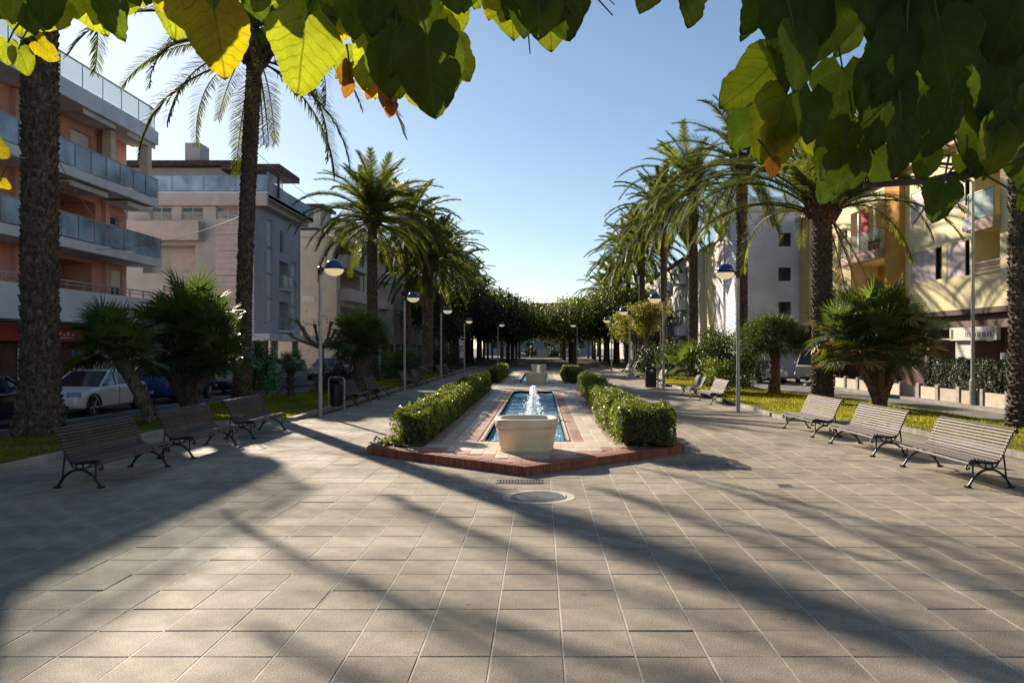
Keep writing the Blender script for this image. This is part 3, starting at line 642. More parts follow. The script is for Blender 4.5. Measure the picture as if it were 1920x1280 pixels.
# ================================================================== BUILDINGS
class Wall:
    """local wall frame: u along, o outward, z up"""
    def __init__(s, ox, oy, ux, uy):
        s.o = (ox, oy); s.u = (ux, uy); s.n = (uy, -ux)      # outward = right of travel
    def p(s, u, o, z): return (s.o[0]+s.u[0]*u+s.n[0]*o, s.o[1]+s.u[1]*u+s.n[1]*o, z)
    def box(s, mb, u0, u1, o0, o1, z0, z1):
        b = len(mb.v); mb.v += [s.p(u0,o0,z0), s.p(u1,o0,z0), s.p(u1,o1,z0), s.p(u0,o1,z0), s.p(u0,o0,z1), s.p(u1,o0,z1), s.p(u1,o1,z1), s.p(u0,o1,z1)]
        mb.f += [(b,b+1,b+2,b+3),(b+4,b+7,b+6,b+5),(b,b+4,b+5,b+1),(b+1,b+5,b+6,b+2),(b+2,b+6,b+7,b+3),(b+3,b+7,b+4,b)]; return mb
    def face(s, mb, W, z0, z1, ops, depth=.16):
        """outer skin of the wall with openings (u0,u1,z0,z1,kind...) and their reveals"""
        us = sorted({0, W, *[o[0] for o in ops], *[o[1] for o in ops]}); zs = sorted({z0, z1, *[o[2] for o in ops], *[o[3] for o in ops]})
        for a, b in zip(us, us[1:]):
            for c, d in zip(zs, zs[1:]):
                um, zm = (a+b)/2, (c+d)/2
                if any(o[0] < um < o[1] and o[2] < zm < o[3] for o in ops): continue
                mb.quad(s.p(a,0,c), s.p(b,0,c), s.p(b,0,d), s.p(a,0,d))
        for o in ops:
            a, b, c, d = o[:4]; D = -(o[5] if len(o) > 5 else depth)
            mb.quad(s.p(a,0,c), s.p(b,0,c), s.p(b,D,c), s.p(a,D,c)); mb.quad(s.p(a,D,d), s.p(b,D,d), s.p(b,0,d), s.p(a,0,d))
            mb.quad(s.p(a,D,c), s.p(a,D,d), s.p(a,0,d), s.p(a,0,c)); mb.quad(s.p(b,0,c), s.p(b,0,d), s.p(b,D,d), s.p(b,D,c))
            if len(o) > 4 and o[4] in ('log',): mb.quad(s.p(a,D,c), s.p(b,D,c), s.p(b,D,d), s.p(a,D,d))
def window(T, wl, o, depth=.16):
    a, b, c, d, kind = o[:5]; D = -depth
    if kind == 'log': return
    if kind in ('win', 'half', 'grid'):
        f = MB(); t = .06
        for q in ((a,a+t,c,d),(b-t,b,c,d),(a+t,b-t,c,c+t),(a+t,b-t,d-t,d)): wl.box(f, q[0], q[1], D-.02, D+.05, q[2], q[3])
        if b-a > .9: wl.box(f, (a+b)/2-.03, (a+b)/2+.03, D-.02, D+.04, c+t, d-t)
        if kind == 'grid':
            for z in np.linspace(c+.1, c+(d-c)*.55, 5): wl.box(f, a+t, b-t, D+.042, D+.06, z, z+.035)
        F = f.build('window', M['frame'], T)
        wl.box(MB(), a+t, b-t, D-.012, D+.0, c+t, d-t)
        g = MB(); wl.box(g, a+t, b-t, D-.012, D, c+t, d-t); g.build('pane', M['pane'], F)
        if kind == 'half':
            g = MB(); wl.box(g, a+t, b-t, D+.052, D+.07, c+(d-c)*.45, d-t); g.build('shutter', M['shutter'], F)
    elif kind in ('shut', 'pink', 'dark'):
        m = {'shut': 'shutter', 'pink': 'shutter_pink', 'dark': 'pane'}[kind]
        f = MB(); n = max(4, int((d-c)/.16)); 
        if kind == 'dark': wl.box(f, a, b, D-.02, D, c, d)
        else:
            for i in range(n):
                z0 = c+(d-c)*i/n; z1 = c+(d-c)*(i+1)/n; wl.box(f, a+.015, b-.015, D-.03, D+.02, z0+.006, z1-.006)
            wl.box(f, a, b, D-.04, D-.028, c, d)
        f.build('window', M[m], T)
def balcony(T, wl, u0, u1, z, out, th=.35, slab='white', rail=None, h=1.0, ends=True, gm='glassrail', step=1.15, o0=0.0, railm='rail', back=0):
    s = MB(); wl.box(s, u0, u1, o0+.003, out, z-th, z); S_ = s.build('balcony', M[slab], T)
    if rail == 'glass':
        n = max(1, round((u1-u0)/step))
        for i in range(n):
            a, b = u0+(u1-u0)*i/n, u0+(u1-u0)*(i+1)/n
            g = MB(); wl.box(g, a+.02, b-.02, out-.09, out-.07, z+.06, z+h-.05); g.build('glass_panel', M[gm], S_)
        r = MB(); wl.box(r, u0, u1, out-.11, out-.05, z+h-.05, z+h)
        for i in range(n+1):
            a = u0+(u1-u0)*i/n; wl.box(r, a-.018, a+.018, out-.062, out-.04, z, z+h-.05)
        if ends:
            for e in (u0+.05, u1-.07):
                g = MB(); wl.box(g, e, e+.02, max(o0, 0)+.05, out-.12, z+.06, z+h-.05); g.build('glass_panel', M[gm], S_)
                wl.box(r, e-.01, e+.03, max(o0,0)+.03, out-.11, z+h-.05, z+h)
        r.build('rail', M[railm], S_)
    elif rail == 'solid':
        r = MB(); wl.box(r, u0, u1, out-.14, out-.002, z, z+h)
        if ends:
            for e in (u0+.002, u1-.142): wl.box(r, e, e+.14, o0+.01, out-.14, z, z+h)
        r.build('parapet', M[slab], S_)
    elif rail == 'bars':
        r = MB(); wl.box(r, u0, u1, out-.09, out-.04, z+h-.05, z+h); wl.box(r, u0, u1, out-.085, out-.045, z+.08, z+.12)
        for u in np.arange(u0+.06, u1, .13): wl.box(r, u-.01, u+.01, out-.075, out-.055, z+.12, z+h-.05)
        r.build('railing', M[railm], S_)
    return S_

# --- left 1: coral apartment block (facade faces the plaza, +X) ; u runs -Y -> +Y reversed so that outward is +X
def rowops(us, zs, kinds, w_, h_, **k): return [(u-w_/2, u+w_/2, z, z+h_, kd) for z in zs for u, kd in zip(us, kinds)]
T = thing('apartment_building', (-20.2, 22, 0), 'coral apartment block with white balconies and blue glass rails, behind the near left palm', 'building'); K1 = T
def inv(o): o.location = (-T.location[0], -T.location[1], -T.location[2])
class Local(Wall):                                     # world coordinates minus the thing's origin
    def p(s, u, o, z):
        q = Wall.p(s, u, o, z); return (q[0]-s.base[0], q[1]-s.base[1], q[2]-s.base[2])
def wall(T, ox, oy, ux, uy):
    w_ = Local(ox, oy, ux, uy); w_.base = tuple(T.location); return w_
XF = -20.0; Y0, Y1 = 2.0, 38.2
wl = wall(T, XF, Y0, 0, 1)                              # travel +Y, right side = +X
ops = []
fl = [3.55, 6.45, 9.3]
for z in fl:
    for u, wd, kd in ((1.5,1.6,'shut'),(5,1.6,'shut'),(8.5,1.6,'shut'),(12,1.6,'win'),(15.5,1.6,'shut'),(19.2,1.5,'shut'),(23.4,1.5,'shut'),(26.2,1.0,'shut')):
        ops.append((u-wd/2, u+wd/2, z+.15, z+2.25, kd))
ops += [(30.7, 33.3, 3.6, 5.85, 'log', 1.6), (30.8, 33.6, 6.5, 8.6, 'log', 1.6), (34.9, 35.9, 4.3, 5.8, 'half'), (34.8, 35.6, 6.6, 8.3, 'win'), (31.7, 33.3, 9.45, 11.5, 'shut'), (30.0, 31.0, 9.35, 11.6, 'log', 1.2)]
b = MB(); wl.face(b, Y1-Y0, 3.1, 11.95, ops)
b.v += [(x-T.location[0], y-T.location[1], z) for x,y,z in [(XF,Y1,3.1),(XF-11,Y1,3.1),(XF-11,Y1,11.95),(XF,Y1,11.95),(XF,Y0,3.1),(XF-11,Y0,3.1),(XF-11,Y0,11.95),(XF,Y0,11.95)]]
n_ = len(b.v)-8; b.f += [(n_+5,n_+4,n_+7,n_+6),(n_+1,n_+5,n_+6,n_+2)]
b.build('wall', M['coral'], T)
b = MB(); b.box(-11+.2, .2-.001, Y1-22+.001, Y1-22+.06, 3.1, 11.95); b.build('gable_wall', M['offwhite'], T)  # unseen end face, made pale to keep coral bounce off the mauve wall
for o in ops:
    if o[4] != 'log': window(T, wl, o)
for o in ops:                                           # inner glazing of the loggias
    if o[4] == 'log': b = MB(); wl.box(b, o[0]+.5, o[1]-.3, -o[5]+.01, -o[5]+.05, o[2]+.02, o[3]-.2); b.build('window', M['dark'], T)
for u in (4, 10.5, 17.5, 21.4, 28.0, 34.2): b = MB(); wl.box(b, u-.15, u+.15, .003, .22, 3.6, 11.9); b.build('pilaster', M['coral_pale'], T)
for z, rl, u1, g in ((6.42,'glass',36.8,'glassrail'), (9.27,'glass',36.5,'glassrail')):
    balcony(T, wl, .1, u1, z, 1.45, .38, 'white', rl, 1.02, gm=g)
S1 = balcony(T, wl, .1, 36.0, 3.55, 1.45, .42, 'white', 'solid', .86)
b = MB(); wl.box(b, .1, 36.0, 1.36, 1.41, 4.72, 4.77); wl.box(b, .1, 36, 1.36, 1.41, 4.58, 4.61)
for u in np.arange(.3, 36, 1.2): wl.box(b, u-.02, u+.02, 1.365, 1.405, 4.41, 4.72)
b.build('rail', M['rail'], T)
# roof slab with eave, stepped fascia and terrace rail
b = MB(); wl.box(b, .0, 36.6, -11, 1.38, 11.97, 12.6); wl.box(b, 0, 34.0, -10.9, 1.2, 12.602, 12.72); b.build('roof', M['white'], T)
balcony(T, wl, .2, 36.5, 12.74, 1.28, .1, 'white', 'glass', 1.0, gm='glassclear', railm='steel', step=1.5, o0=1.0)
for (u0, u1, z) in ((29.6, 32.4, 8.72), (34.0, 36.4, 8.7), (30.5,33,11.86), (34.0, 36.6, 11.88)):
    b = MB(); wl.box(b, u0, u1, .1, 1.2, z, z+.1); wl.box(b, u0, u1, 1.2, 1.23, z-.12, z+.09)
    b.build('awning', M['offwhite'], T)
for q in ((33.6,34.0,.3,.7),(35.9,36.3,.8,1.2)): b = MB(); wl.box(b, *q, 9.32, 11.9); b.build('column', M['beige'], T)
b = MB(); wl.box(b, 5, 28, -8, -3, 12.97, 15.2); wl.box(b, 4.5, 28.5, -8.4, -2.4, 15.21, 15.4); b.build('penthouse', M['coral_pale'], T)
b = MB(); wl.box(b, 10, 11, -6, -5, 15.41, 17.0); b.build('chimney', M['offwhite'], T)
# ground floor : pillars, red fascia, posters
b = MB(); wl.box(b, 0, 36.2, -10.9, -.9, 0, 3.095); b.build('shop_wall', M['brownshop'], T)
for u in (1,6,11,16,20.5,24.7,34.9): b = MB(); wl.box(b, u, u+1.15 if u == 24.7 else u+.6, -.85, -.05, .013, 3.095); b.build('pillar', M['offwhite'], T)
b = MB(); wl.box(b, 26, 35.9, -.3, -.12, 2.38, 3.0); F = b.build('shop_sign', M['redsign'], T)
b = MB(); wl.box(b, 29.0, 29.35, -.118, -.10, 2.45, 2.62); wl.box(b, 29.05, 29.25, -.118, -.10, 2.63, 2.86); wl.box(b, 29.5, 32.2, -.118, -.10, 2.50, 2.55)
for i in range(9): wl.box(b, 29.55+i*.3, 29.72+i*.3, -.118, -.10, 2.60, 2.60+.09*(1+i%2))
b.build('lettering', M['white'], F)
b = MB(); wl.box(b, 26, 35.9, -.12, -.08, 3.005, 3.06); b.build('sign_light', M['offwhite'], F)
for u0, u1, m, z1 in ((27.0, 28.1, 'white', 2.1), (29.6, 30.6, 'white', 2.15), (33.2, 33.7, 'bluesign', 2.0), (33.75, 34.1, 'white', 2.0)):
    b = MB(); wl.box(b, u0, u1, -.88, -.84, .25, z1); Q = b.build('window_poster', M[m], T)
    b = MB(); wl.box(b, u0+.1, u1-.15, -.838, -.83, .8, 1.3); wl.box(b, u0+.1, u1-.25, -.838, -.83, 1.5, 1.55); b.build('print', M['bluesign' if m == 'white' else 'white'], Q)
b = MB(); wl.box(b, 22.0, 24.5, -.88, -.84, .02, 2.7); b.build('roller_door', M['bluegrey'], T)

# --- left 2: mauve block
T = thing('apartment_building', (-18, 50, 0), 'mauve block with rooftop terrace and brown pergola behind the second palm', 'building')
wf = wall(T, -29, 49.8, 1, 0)                            # camera-facing wall : travel +X, right = -Y
ZF = .0336
def uz(px, y=49.8): return (px-1013)*y/1484+29
def zz(py, y=49.8): return 2.1+(652-py)*y/1484
ops = [(uz(282),uz(322),zz(412),zz(388),'grid'), (uz(340),uz(381),zz(412),zz(388),'grid'), (uz(405),uz(448),zz(411),zz(387),'grid'),
       (uz(268),uz(366),zz(512),zz(460),'log',1.2), (uz(306),uz(365),zz(590),zz(535),'pink'), (uz(200), uz(240), zz(412), zz(388),'grid')]
b = MB(); wf.face(b, 11.0, 3.0, 11.5, ops)
wl = wall(T, -18, 49.8, 0, 1)
def uy(px): return 18*1484/(1013-px)-49.8
sops = [(uy(500),uy(511.5),z0,z1,'shut') for z0, z1 in ((3.9,5.4),(5.55,7.0),(7.15,8.75),(8.9,10.6))] + \
       [(uy(524),uy(532.5),8.7,10.2,'win'), (uy(524),uy(541),6.2,8.1,'log',1.3), (uy(524),uy(541),3.3,5.3,'log',1.3)] + \
       [(uy(546),uy(555.5),z0,z1,'shut') for z0, z1 in ((3.7,5.1),(5.3,6.9),(7.0,8.3))]
b.build('wall', M['mauve'], T)
b = MB(); wl.face(b, 9.6, 3.0, 11.5, sops)
b.quad(*[wl.p(u,o,z) for u,o,z in ((9.6,0,3.0),(9.6,-11,3.0),(9.6,-11,11.5),(9.6,0,11.5))]); b.quad(*[wl.p(u,o,z) for u,o,z in ((0,-11,3.0),(9.6,-11,3.0),(9.6,-11,11.5),(0,-11,11.5))])
b.build('wall', M['bluegrey'], T)
for o in ops: window(T, wf, o) if o[4] != 'log' else None
for o in sops: window(T, wl, o) if o[4] != 'log' else None
b = MB(); wf.box(b, uz(306), uz(362), -1.19, -1.12, zz(510), zz(470)); b.build('window', M['shutter_pink'], T)
for z in (6.2, 3.3): balcony(T, wl, uy(523), uy(543), z+.02, .35, .12, 'white', 'glass', .95, gm='glassclear', railm='steel')
# tall stacked pink shutters on the camera side
for i, (z0, z1) in enumerate(((zz(440),zz(412.5)), (zz(470),zz(441)), (zz(516),zz(471.5)), (zz(560),zz(518)))):
    b = MB(); n = int((z1-z0)/.3)
    for k in range(n): wf.box(b, uz(405), uz(448), .003, .07, z0+(z1-z0)*k/n+.008, z0+(z1-z0)*(k+1)/n-.008)
    b.build('cladding_panel', M['shutter_pink'], T)
balcony(T, wf, uz(250), uz(383), zz(448), .9, .18, 'mauve_pink', 'solid', 1.0)
b = MB(); wf.box(b, 0, 11.9, .003, .35, 11.0, 11.75); wl.box(b, -.35+.36, 9.9, .003, .9, 11.55, 11.75); wl.box(b, .011, 9.9, .003, .5, 11.2, 11.548); wf.box(b, .0, 11.9, -9.8, -.003, 11.502, 11.748); b.build('cornice', M['mauve_pink'], T)
balcony(T, wf, 0, 11.9, 11.86, .34, .1, 'white', 'glass', 1.05, gm='glassrail', railm='steel', step=1.9)
balcony(T, wl, .1, 9.9, 11.87, .88, .1, 'bluegrey', 'solid', .72)
balcony(T, wl, .1, 3.0, 12.65, .86, .05, 'bluegrey', 'glass', .55, gm='glassclear', railm='steel', o0=.7)
b = MB(); wf.box(b, 0, uz(412)+.4, -6, -2.6, 11.76, 14.0); b.build('penthouse', M['mauve'], T)
b = MB(); wf.box(b, -.3, uz(412)+1.2, -6.4, -1.9, 14.01, 14.35); wf.box(b, uz(400), uz(512), -5.5, -1.2, 13.55, 13.95); b.build('roof', M['roof'], T)
for u in (uz(425), uz(470), uz(508)):
    b = MB(); wf.box(b, u-.06, u+.06, -1.5, -1.35, 11.76, 13.55); b.build('pergola_post', M['roof'], T)
b = MB(); wf.box(b, uz(300), uz(330), -5, -3.5, 14.36, 15.9); b.build('chimney', M['mauve'], T)
b = MB(); wf.box(b, uz(420), uz(428), -4.9, -4.6, 13.96, 14.7); b.build('chimney', M['steel'], T)
b = MB(); wl.box(b, 2, 8.7, .0-2.5, -2.46, 13.2, 13.25)
for u in (3.5, 6, 8.6): wl.box(b, u-.03, u+.03, -2.5, -2.44, 11.9, 13.2)
b.build('terrace_frame', M['steel'], T)
b = MB(); wl.box(b, -.4, 9.9, .003, 1.1, 2.55, 3.0); wf.box(b, 0, 10.6, .003, .5, 2.6, 3.0); wf.box(b, .0, 11, -9.6, -.003, 2.7, 2.998); b.build('canopy_slab', M['white'], T)
b = MB(); wl.box(b, .5, 9.6, -10.9, -2.4, .013, 2.698); b.build('shop_wall', M['beige'], T)
for u in (.1, 4.6, 9.2): b = MB(); wl.box(b, u, u+.35, -.5, -.15, .013, 2.698); b.build('pillar', M['offwhite'], T)
for u in (1.4, 5.4): b = MB(); wl.box(b, u, u+2.3, -2.39, -2.3, .1, 2.4); b.build('window', M['dark'], T)

# --- left 3: beige block, long
T = thing('apartment_building', (-17, 66, 0), 'long beige block with recessed balconies behind the left palm row', 'building')
wf = wall(T, -26, 66, 1, 0); wl = wall(T, -17, 66, 0, 1)
b = MB(); ops = [(1.2,2.2,6,7.4,'win'), (1.2,2.2,9,10.4,'win')]
wf.face(b, 9, 3.0, 11.8, ops); 
lops = [(1.2,8.6,z,z+2.3,'log',1.8) for z in (3.4, 6.4, 9.2)]
for z in (3.9, 6.8, 9.6):
    for u in (11.5, 14.2, 18, 21.5, 25, 28.5, 33, 37, 41, 45, 49, 52.5): lops.append((u-.55, u+.55, z, z+1.5, random.choice(['shut','half','win','shut'])))
wl.face(b, 55, 3.0, 11.8, lops)
b.quad(*[wl.p(u,o,z) for u,o,z in ((55,0,3),(55,-9,3),(55,-9,11.8),(55,0,11.8))]); b.build('wall', M['beige'], T)
for o in ops: window(T, wf, o)
for o in lops: window(T, wl, o) if o[4] != 'log' else None
for z in (3.4, 6.4, 9.2):
    balcony(T, wl, 1.0, 8.8, z, .9, .3, 'beige_light', 'solid' if z > 4 else 'bars', .75)
    b = MB(); wl.box(b, 1.6, 4.4, -1.79, -1.74, z+.02, z+2.1); b.build('window', M['shutter'], T)
    b = MB(); wl.box(b, 5.2, 8.0, -1.79, -1.74, z+.02, z+2.1); b.build('window', M['roof'], T)
for u0 in (16.5, 30.5, 42.5):
    for z in (6.4, 9.2): balcony(T, wl, u0, u0+4.5, z, .8, .22, 'beige_light', 'solid', .8)
b = MB(); wf.box(b, -.3, 9.6, .003, .5, 11.3, 11.8); wl.box(b, -.5, 55.3, .003, .6, 11.3, 11.8); b.build('cornice', M['beige_light'], T)
b = MB(); wf.box(b, -.3, 9.61, -55.2, .5, 11.81, 12.05); b.build('roof', M['roof'], T)
b = MB(); wf.box(b, .5, 7.5, -4, -.6, 12.06, 13.9); wf.box(b, .5, 7.5, -50, -9, 12.06, 14.1); b.build('penthouse', M['beige'], T)
b = MB(); wf.box(b, .2, 7.9, -4.3, -.2, 13.91, 14.15); wf.box(b, .2, 7.9, -50.3, -8.7, 14.11, 14.35); b.build('roof', M['roof'], T)
b = MB(); wf.box(b, .3, 9.0, -54, -.02, .013, 2.998); b.build('shop_wall', M['beige_light'], T)
for u in np.arange(2, 53, 4.2): b = MB(); wl.box(b, u, u+2.2, .003, .05, .2, 2.5); b.build('shopfront', M['dark'], T)
b = MB(); wl.box(b, 3, 8, .1, 1.4, 2.55, 2.75); b.build('awning', M['offwhite'], T)
b = MB(); wf.box(b, uz(568,66)-3.0, uz(590,66)-3.0, .003, .06, 5.95, 6.4); F = b.build('sign', M['shutter'], T)

T = thing('apartment_building', (-17.5, 124, 0), 'pale distant block at the far end of the left palm row', 'building')
wl = wall(T, -17.5, 124, 0, 1); wf = wall(T, -30, 124, 1, 0)
b = MB(); lo = [(u-.6,u+.6,z,z+1.4,'dark') for u in range(3, 56, 4) for z in (3.8,6.7,9.6)]; wl.face(b, 58, 0, 12.5, lo)
fo = [(u-.6,u+.6,z,z+1.4,'dark') for u in (3,6.5,10) for z in (3.8,6.7,9.6)]; wf.face(b, 12.5, 0, 12.5, fo); b.build('wall', M['offwhite'], T)
for o in lo: window(T, wl, o)
for o in fo: window(T, wf, o)
b = MB(); wf.box(b, -.3, 12.9, -58, .4, 12.51, 12.8); b.build('roof', M['roof'], T)

# --- right 1: yellow block ; facade faces -X : travel -Y, right = -X
XR = 18.6
T = thing('apartment_building', (XR, 40, 0), 'pale yellow block with ochre bays and pink slab edges behind the right palms', 'building')
YE = 56.6; wl = wall(T, XR, YE, 0, -1)
def ur(px): return YE - XR*1484/(px-1013)
def zr(py, px): return 2.1+(652-py)*XR/(px-1013)
ops = [(ur(1708),ur(1766),5.3,6.8,'pinkslide'), (ur(1775),ur(1818),5.25,6.8,'pinkslide'),
       (ur(1708),ur(1766),8.3,9.8,'pinkslide'), (ur(1775),ur(1818),8.3,9.8,'pinkslide'),
       (ur(1827),ur(1875),5.35,7.0,'log',1.5), (ur(1827),ur(1875),7.5,9.9,'log',1.5),
       (ur(1595),ur(1664),4.4,6.95,'log',1.7), (ur(1595),ur(1664),7.46,10.1,'log',1.7),
       (ur(1571),ur(1589),7.8,9.3,'win'), (ur(1555),ur(1568),4.3,5.8,'dark'), (ur(1571),ur(1589),4.6,6.2,'shut'),
       (ur(1518),ur(1524),7.6,9.2,'dark'), (ur(1519),ur(1528),4.5,6.0,'dark'),
       (28.5,30.5,5.3,6.8,'pinkslide'), (28.5,30.5,8.3,9.8,'pinkslide'), (33,35,5.3,6.8,'pinkslide'), (33,35,8.3,9.8,'pinkslide'),(38,42,5.3,7.0,'log',1.5),(38,42,8.3,9.9,'log',1.5)]
b = MB(); wl.face(b, 46, 3.8, 11.1, ops)
for q in (((0,0,0),(0,-12,0),(0,-12,11.1),(0,0,11.1)), ((46,0,0),(46,-12,0),(46,-12,11.1),(46,0,11.1))): b.quad(*[wl.p(*c) for c in q])
b.build('wall', M['yellow'], T)
for o in ops:
    if o[4] == 'pinkslide':
        k = MB(); wl.box(k, o[0], o[1], -.17, -.15, o[2], o[3]); k.build('window', M['dark'], T)
        W_ = o[1]-o[0]
        for i in range(2):
            k = MB(); a = o[0]+W_*(.0+.40*i); wl.box(k, a+.01, a+W_*.39, -.06, -.02, o[2]+.01, o[3]-.01); k.build('shutter', M['shutter_pink'], T)
    elif o[4] != 'log': window(T, wl, o)
b = MB(); wl.box(b, ur(1502.5), ur(1517), .004, .12, 0.013, 11.1); b.build('wall_band', M['peach'], T)
b = MB(); wl.box(b, ur(1669), ur(1697), .004, .30, 3.8, 11.6); b.build('wall_band', M['ochre'], T)
b = MB(); wl.box(b, ur(1595), ur(1664), -1.69, -1.64, 4.4, 6.9); b.build('loggia_wall', M['ochre'], T)
k = MB(); wl.box(k, ur(1612), ur(1650), -1.69, -1.6, 7.5, 9.8); k.build('window', M['pane'], T)
k = MB(); wl.box(k, ur(1618), ur(1630), .05, .1, 8.5, 10.0); k.build('awning', M['redcloth'], T)
for u0, u1 in ((ur(1604), ur(1607)), (ur(1633), ur(1636))): k = MB(); wl.box(k, u0, u1, -.2, -.1, 7.5, 10.1); k.build('column', M['offwhite'], T)
balcony(T, wl, ur(1594), ur(1665), 7.42, .55, .46, 'pinkslab', 'glass', 1.12, gm='glassclear', railm='steel', step=1.2)
balcony(T, wl, ur(1826), ur(1876), 7.46, .32, .46, 'pinkslab', 'glass', 1.2, gm='glassgreen', railm='steel', step=3, ends=False)
balcony(T, wl, ur(1826), ur(1876), 5.33, .06, .12, 'yellow', 'bars', .4, railm='rail', ends=False)
k = MB(); wl.box(k, ur(1840), ur(1875), -1.49, -1.42, 5.4, 6.9); wl.box(k, ur(1838), ur(1868), -1.49, -1.42, 8, 9.8); k.build('window', M['brownshop'], T)
b = MB(); wl.box(b, -.2, 46, -12, .35, 11.11, 11.35); b.build('roof', M['pinkslab'], T)
b = MB(); wl.box(b, 18, 44, -9, -.8, 11.36, 14.2); b.build('penthouse', M['yellow'], T)
b = MB(); wl.box(b, 17.6, 44.4, -9.3, -.3, 14.21, 14.5); wl.box(b, 3, 14, -8, -2.0, 13.0, 13.25); b.build('roof', M['pinkslab'], T)
b = MB(); wl.box(b, 3.4, 13.6, -7.6, -2.4, 11.36, 12.99); b.build('penthouse', M['greywall'], T)
b = MB(); wl.box(b, .3, 45.7, -11.6, -2.2, .013, 3.55); b.build('shop_wall', M['brownshop'], T)
b = MB(); wl.box(b, 0, 46, -11.6, -.004, 3.56, 3.795); b.build('soffit', M['roof'], T)
for u in (.3, 6, 11.5, 17.5, 22.9, 33, 39): b = MB(); wl.box(b, u, u+.45, -.9, -.4, .013, 3.556); b.build('pillar', M['brownshop'], T)
b = MB(); wl.box(b, 12.5, 40, -.34, -.30, 2.95, 3.5); b.build('shop_sign', M['brownshop'], T)
b = MB(); wl.box(b, ur(1798), ur(1888), .25, .42, 2.42, 2.98); F = b.build('shop_sign', M['offwhite'], T)
b = MB(); u = ur(1829)
while u < ur(1884):
    h_ = random.choice((.16,.2,.2,.24)); wl.box(b, u, u+random.choice((.04,.09,.12)), .422, .43, 2.56, 2.56+h_); u += random.choice((.15,.19,.22))
wl.box(b, ur(1801), ur(1805), .422, .43, 2.5, 2.9)
b.build('lettering', M['brownshop'], F)
b = MB(); wl.box(b, ur(1800), ur(1829), .1, .2, .5, 2.41); b.build('window_screen', M['offwhite'], T)
b = MB(); wl.box(b, ur(1768), ur(1798), .2, .24, 2.46, 2.52); b.build('awning_rod', M['offwhite'], T)
b = MB(); wl.box(b, ur(1871), ur(1879), -.3, -.1, .6, 1.9); b.build('door', M['shutter'], T)

# --- right 2: grey gable
T = thing('apartment_building', (16, 57, 0), 'lavender grey gable with three square dark windows beyond the yellow block', 'building')
wf = wall(T, 14.9, 57.2, 1, 0); wl = wall(T, 14.9, 67.0, 0, -1)
def ug(px): return (px-1013)*57.2/1484-14.9
fo = [(ug(1459.5),ug(1483.5),z,z+.98,'dark') for z in (9.42, 6.93, 4.45)]
b = MB(); wf.face(b, 5.2, 0, 11.9, fo, .2); so_ = [(2.6,3.4,2.6,10.8,'log',.8),(.8,1.5,8,9.2,'dark'),(.8,1.5,5,6.2,'dark')]; wl.face(b, 9.8, 0, 11.9, so_, .2); 
b.build('wall', M['greywall'], T)
for o in fo: window(T, wf, o, .2)
window(T, wl, so_[1], .2); window(T, wl, so_[2], .2)
b = MB(); wl.box(b, 2.65, 3.35, -.79, -.7, 2.6, 10.8); b.build('stair_window', M['dark'], T)
b = MB(); wf.box(b, -.15, 5.3, -9.9, .15, 11.91, 12.15); b.build('roof', M['offwhite'], T)
b = MB(); wf.box(b, 1.0, 4.8, -8, -3, 12.16, 13.6); b.build('penthouse', M['greywall'], T)
# --- right 3
T = thing('apartment_building', (15, 75, 0), 'narrow tan and yellow block between grey gable and white block', 'building')
wf = wall(T, 15.2, 67.1, 1, 0); wl = wall(T, 15.2, 75.5, 0, -1)
b = MB(); lo = [(u-.3,u+.3,z,z+1.3,'pink') for u in (3.2,6.2) for z in (3.6,6.3,9.0)]; wl.face(b, 8.4, 0, 11.2, lo); wf.face(b, 4, 0, 11.2, []); b.build('wall', M['yellow'], T)
for o in lo: window(T, wl, o)
b = MB(); wl.box(b, 0, 2.4, .004, .3, 0, 11.0); b.build('wall_band', M['beige_light'], T)
b = MB(); wf.box(b, -.2, 4.2, -8.4, .1, 11.21, 11.4); b.build('roof', M['beige_light'], T)
# --- right 4
T = thing('apartment_building', (15, 90, 0), 'far white block with small square windows and white balconies on the right', 'building')
wf = wall(T, 15.2, 78.5, 1, 0); wl = wall(T, 15.2, 112, 0, -1)
lo = [(u-.5,u+.5,z,z+1.35,'dark') for u in (2,5,8,11,14,17,20,23,26,29.5,31.8) for z in (3.7,6.4,9.1)]
b = MB(); wl.face(b, 33.5, 0, 11.4, lo); wf.face(b, 5, 0, 11.4, []); b.build('wall', M['offwhite'], T)
for o in lo: window(T, wl, o)
for z in (3.5,6.2,8.9): 
    for u in (6.5, 18.5, 28.2): balcony(T, wl, u-1.6, u+1.6, z, .8, .15, 'white', 'solid', .9)
b = MB(); wf.box(b, -.3, 5.3, -33.5, .3, 11.41, 11.6); wl.box(b, 0, 33.3, .004, 1.2, 2.6, 2.9); b.build('roof', M['roof'], T)
T = thing('apartment_building', (15, 120, 0), 'farthest cream block on the right behind the tree rows', 'building')
wf = wall(T, 16, 118, 1, 0); wl = wall(T, 16, 170, 0, -1)
lo = [(u-.6,u+.6,z,z+1.4,'dark') for u in range(3, 50, 4) for z in (3.8,6.7,9.6)]
b = MB(); wl.face(b, 52, 0, 12, lo); wf.face(b, 12, 0, 12, []); b.build('wall', M['beige_light'], T)
for o in lo: window(T, wl, o)
b = MB(); wf.box(b, -.3, 12.3, -52, .3, 12.01, 12.3); b.build('roof', M['roof'], T)
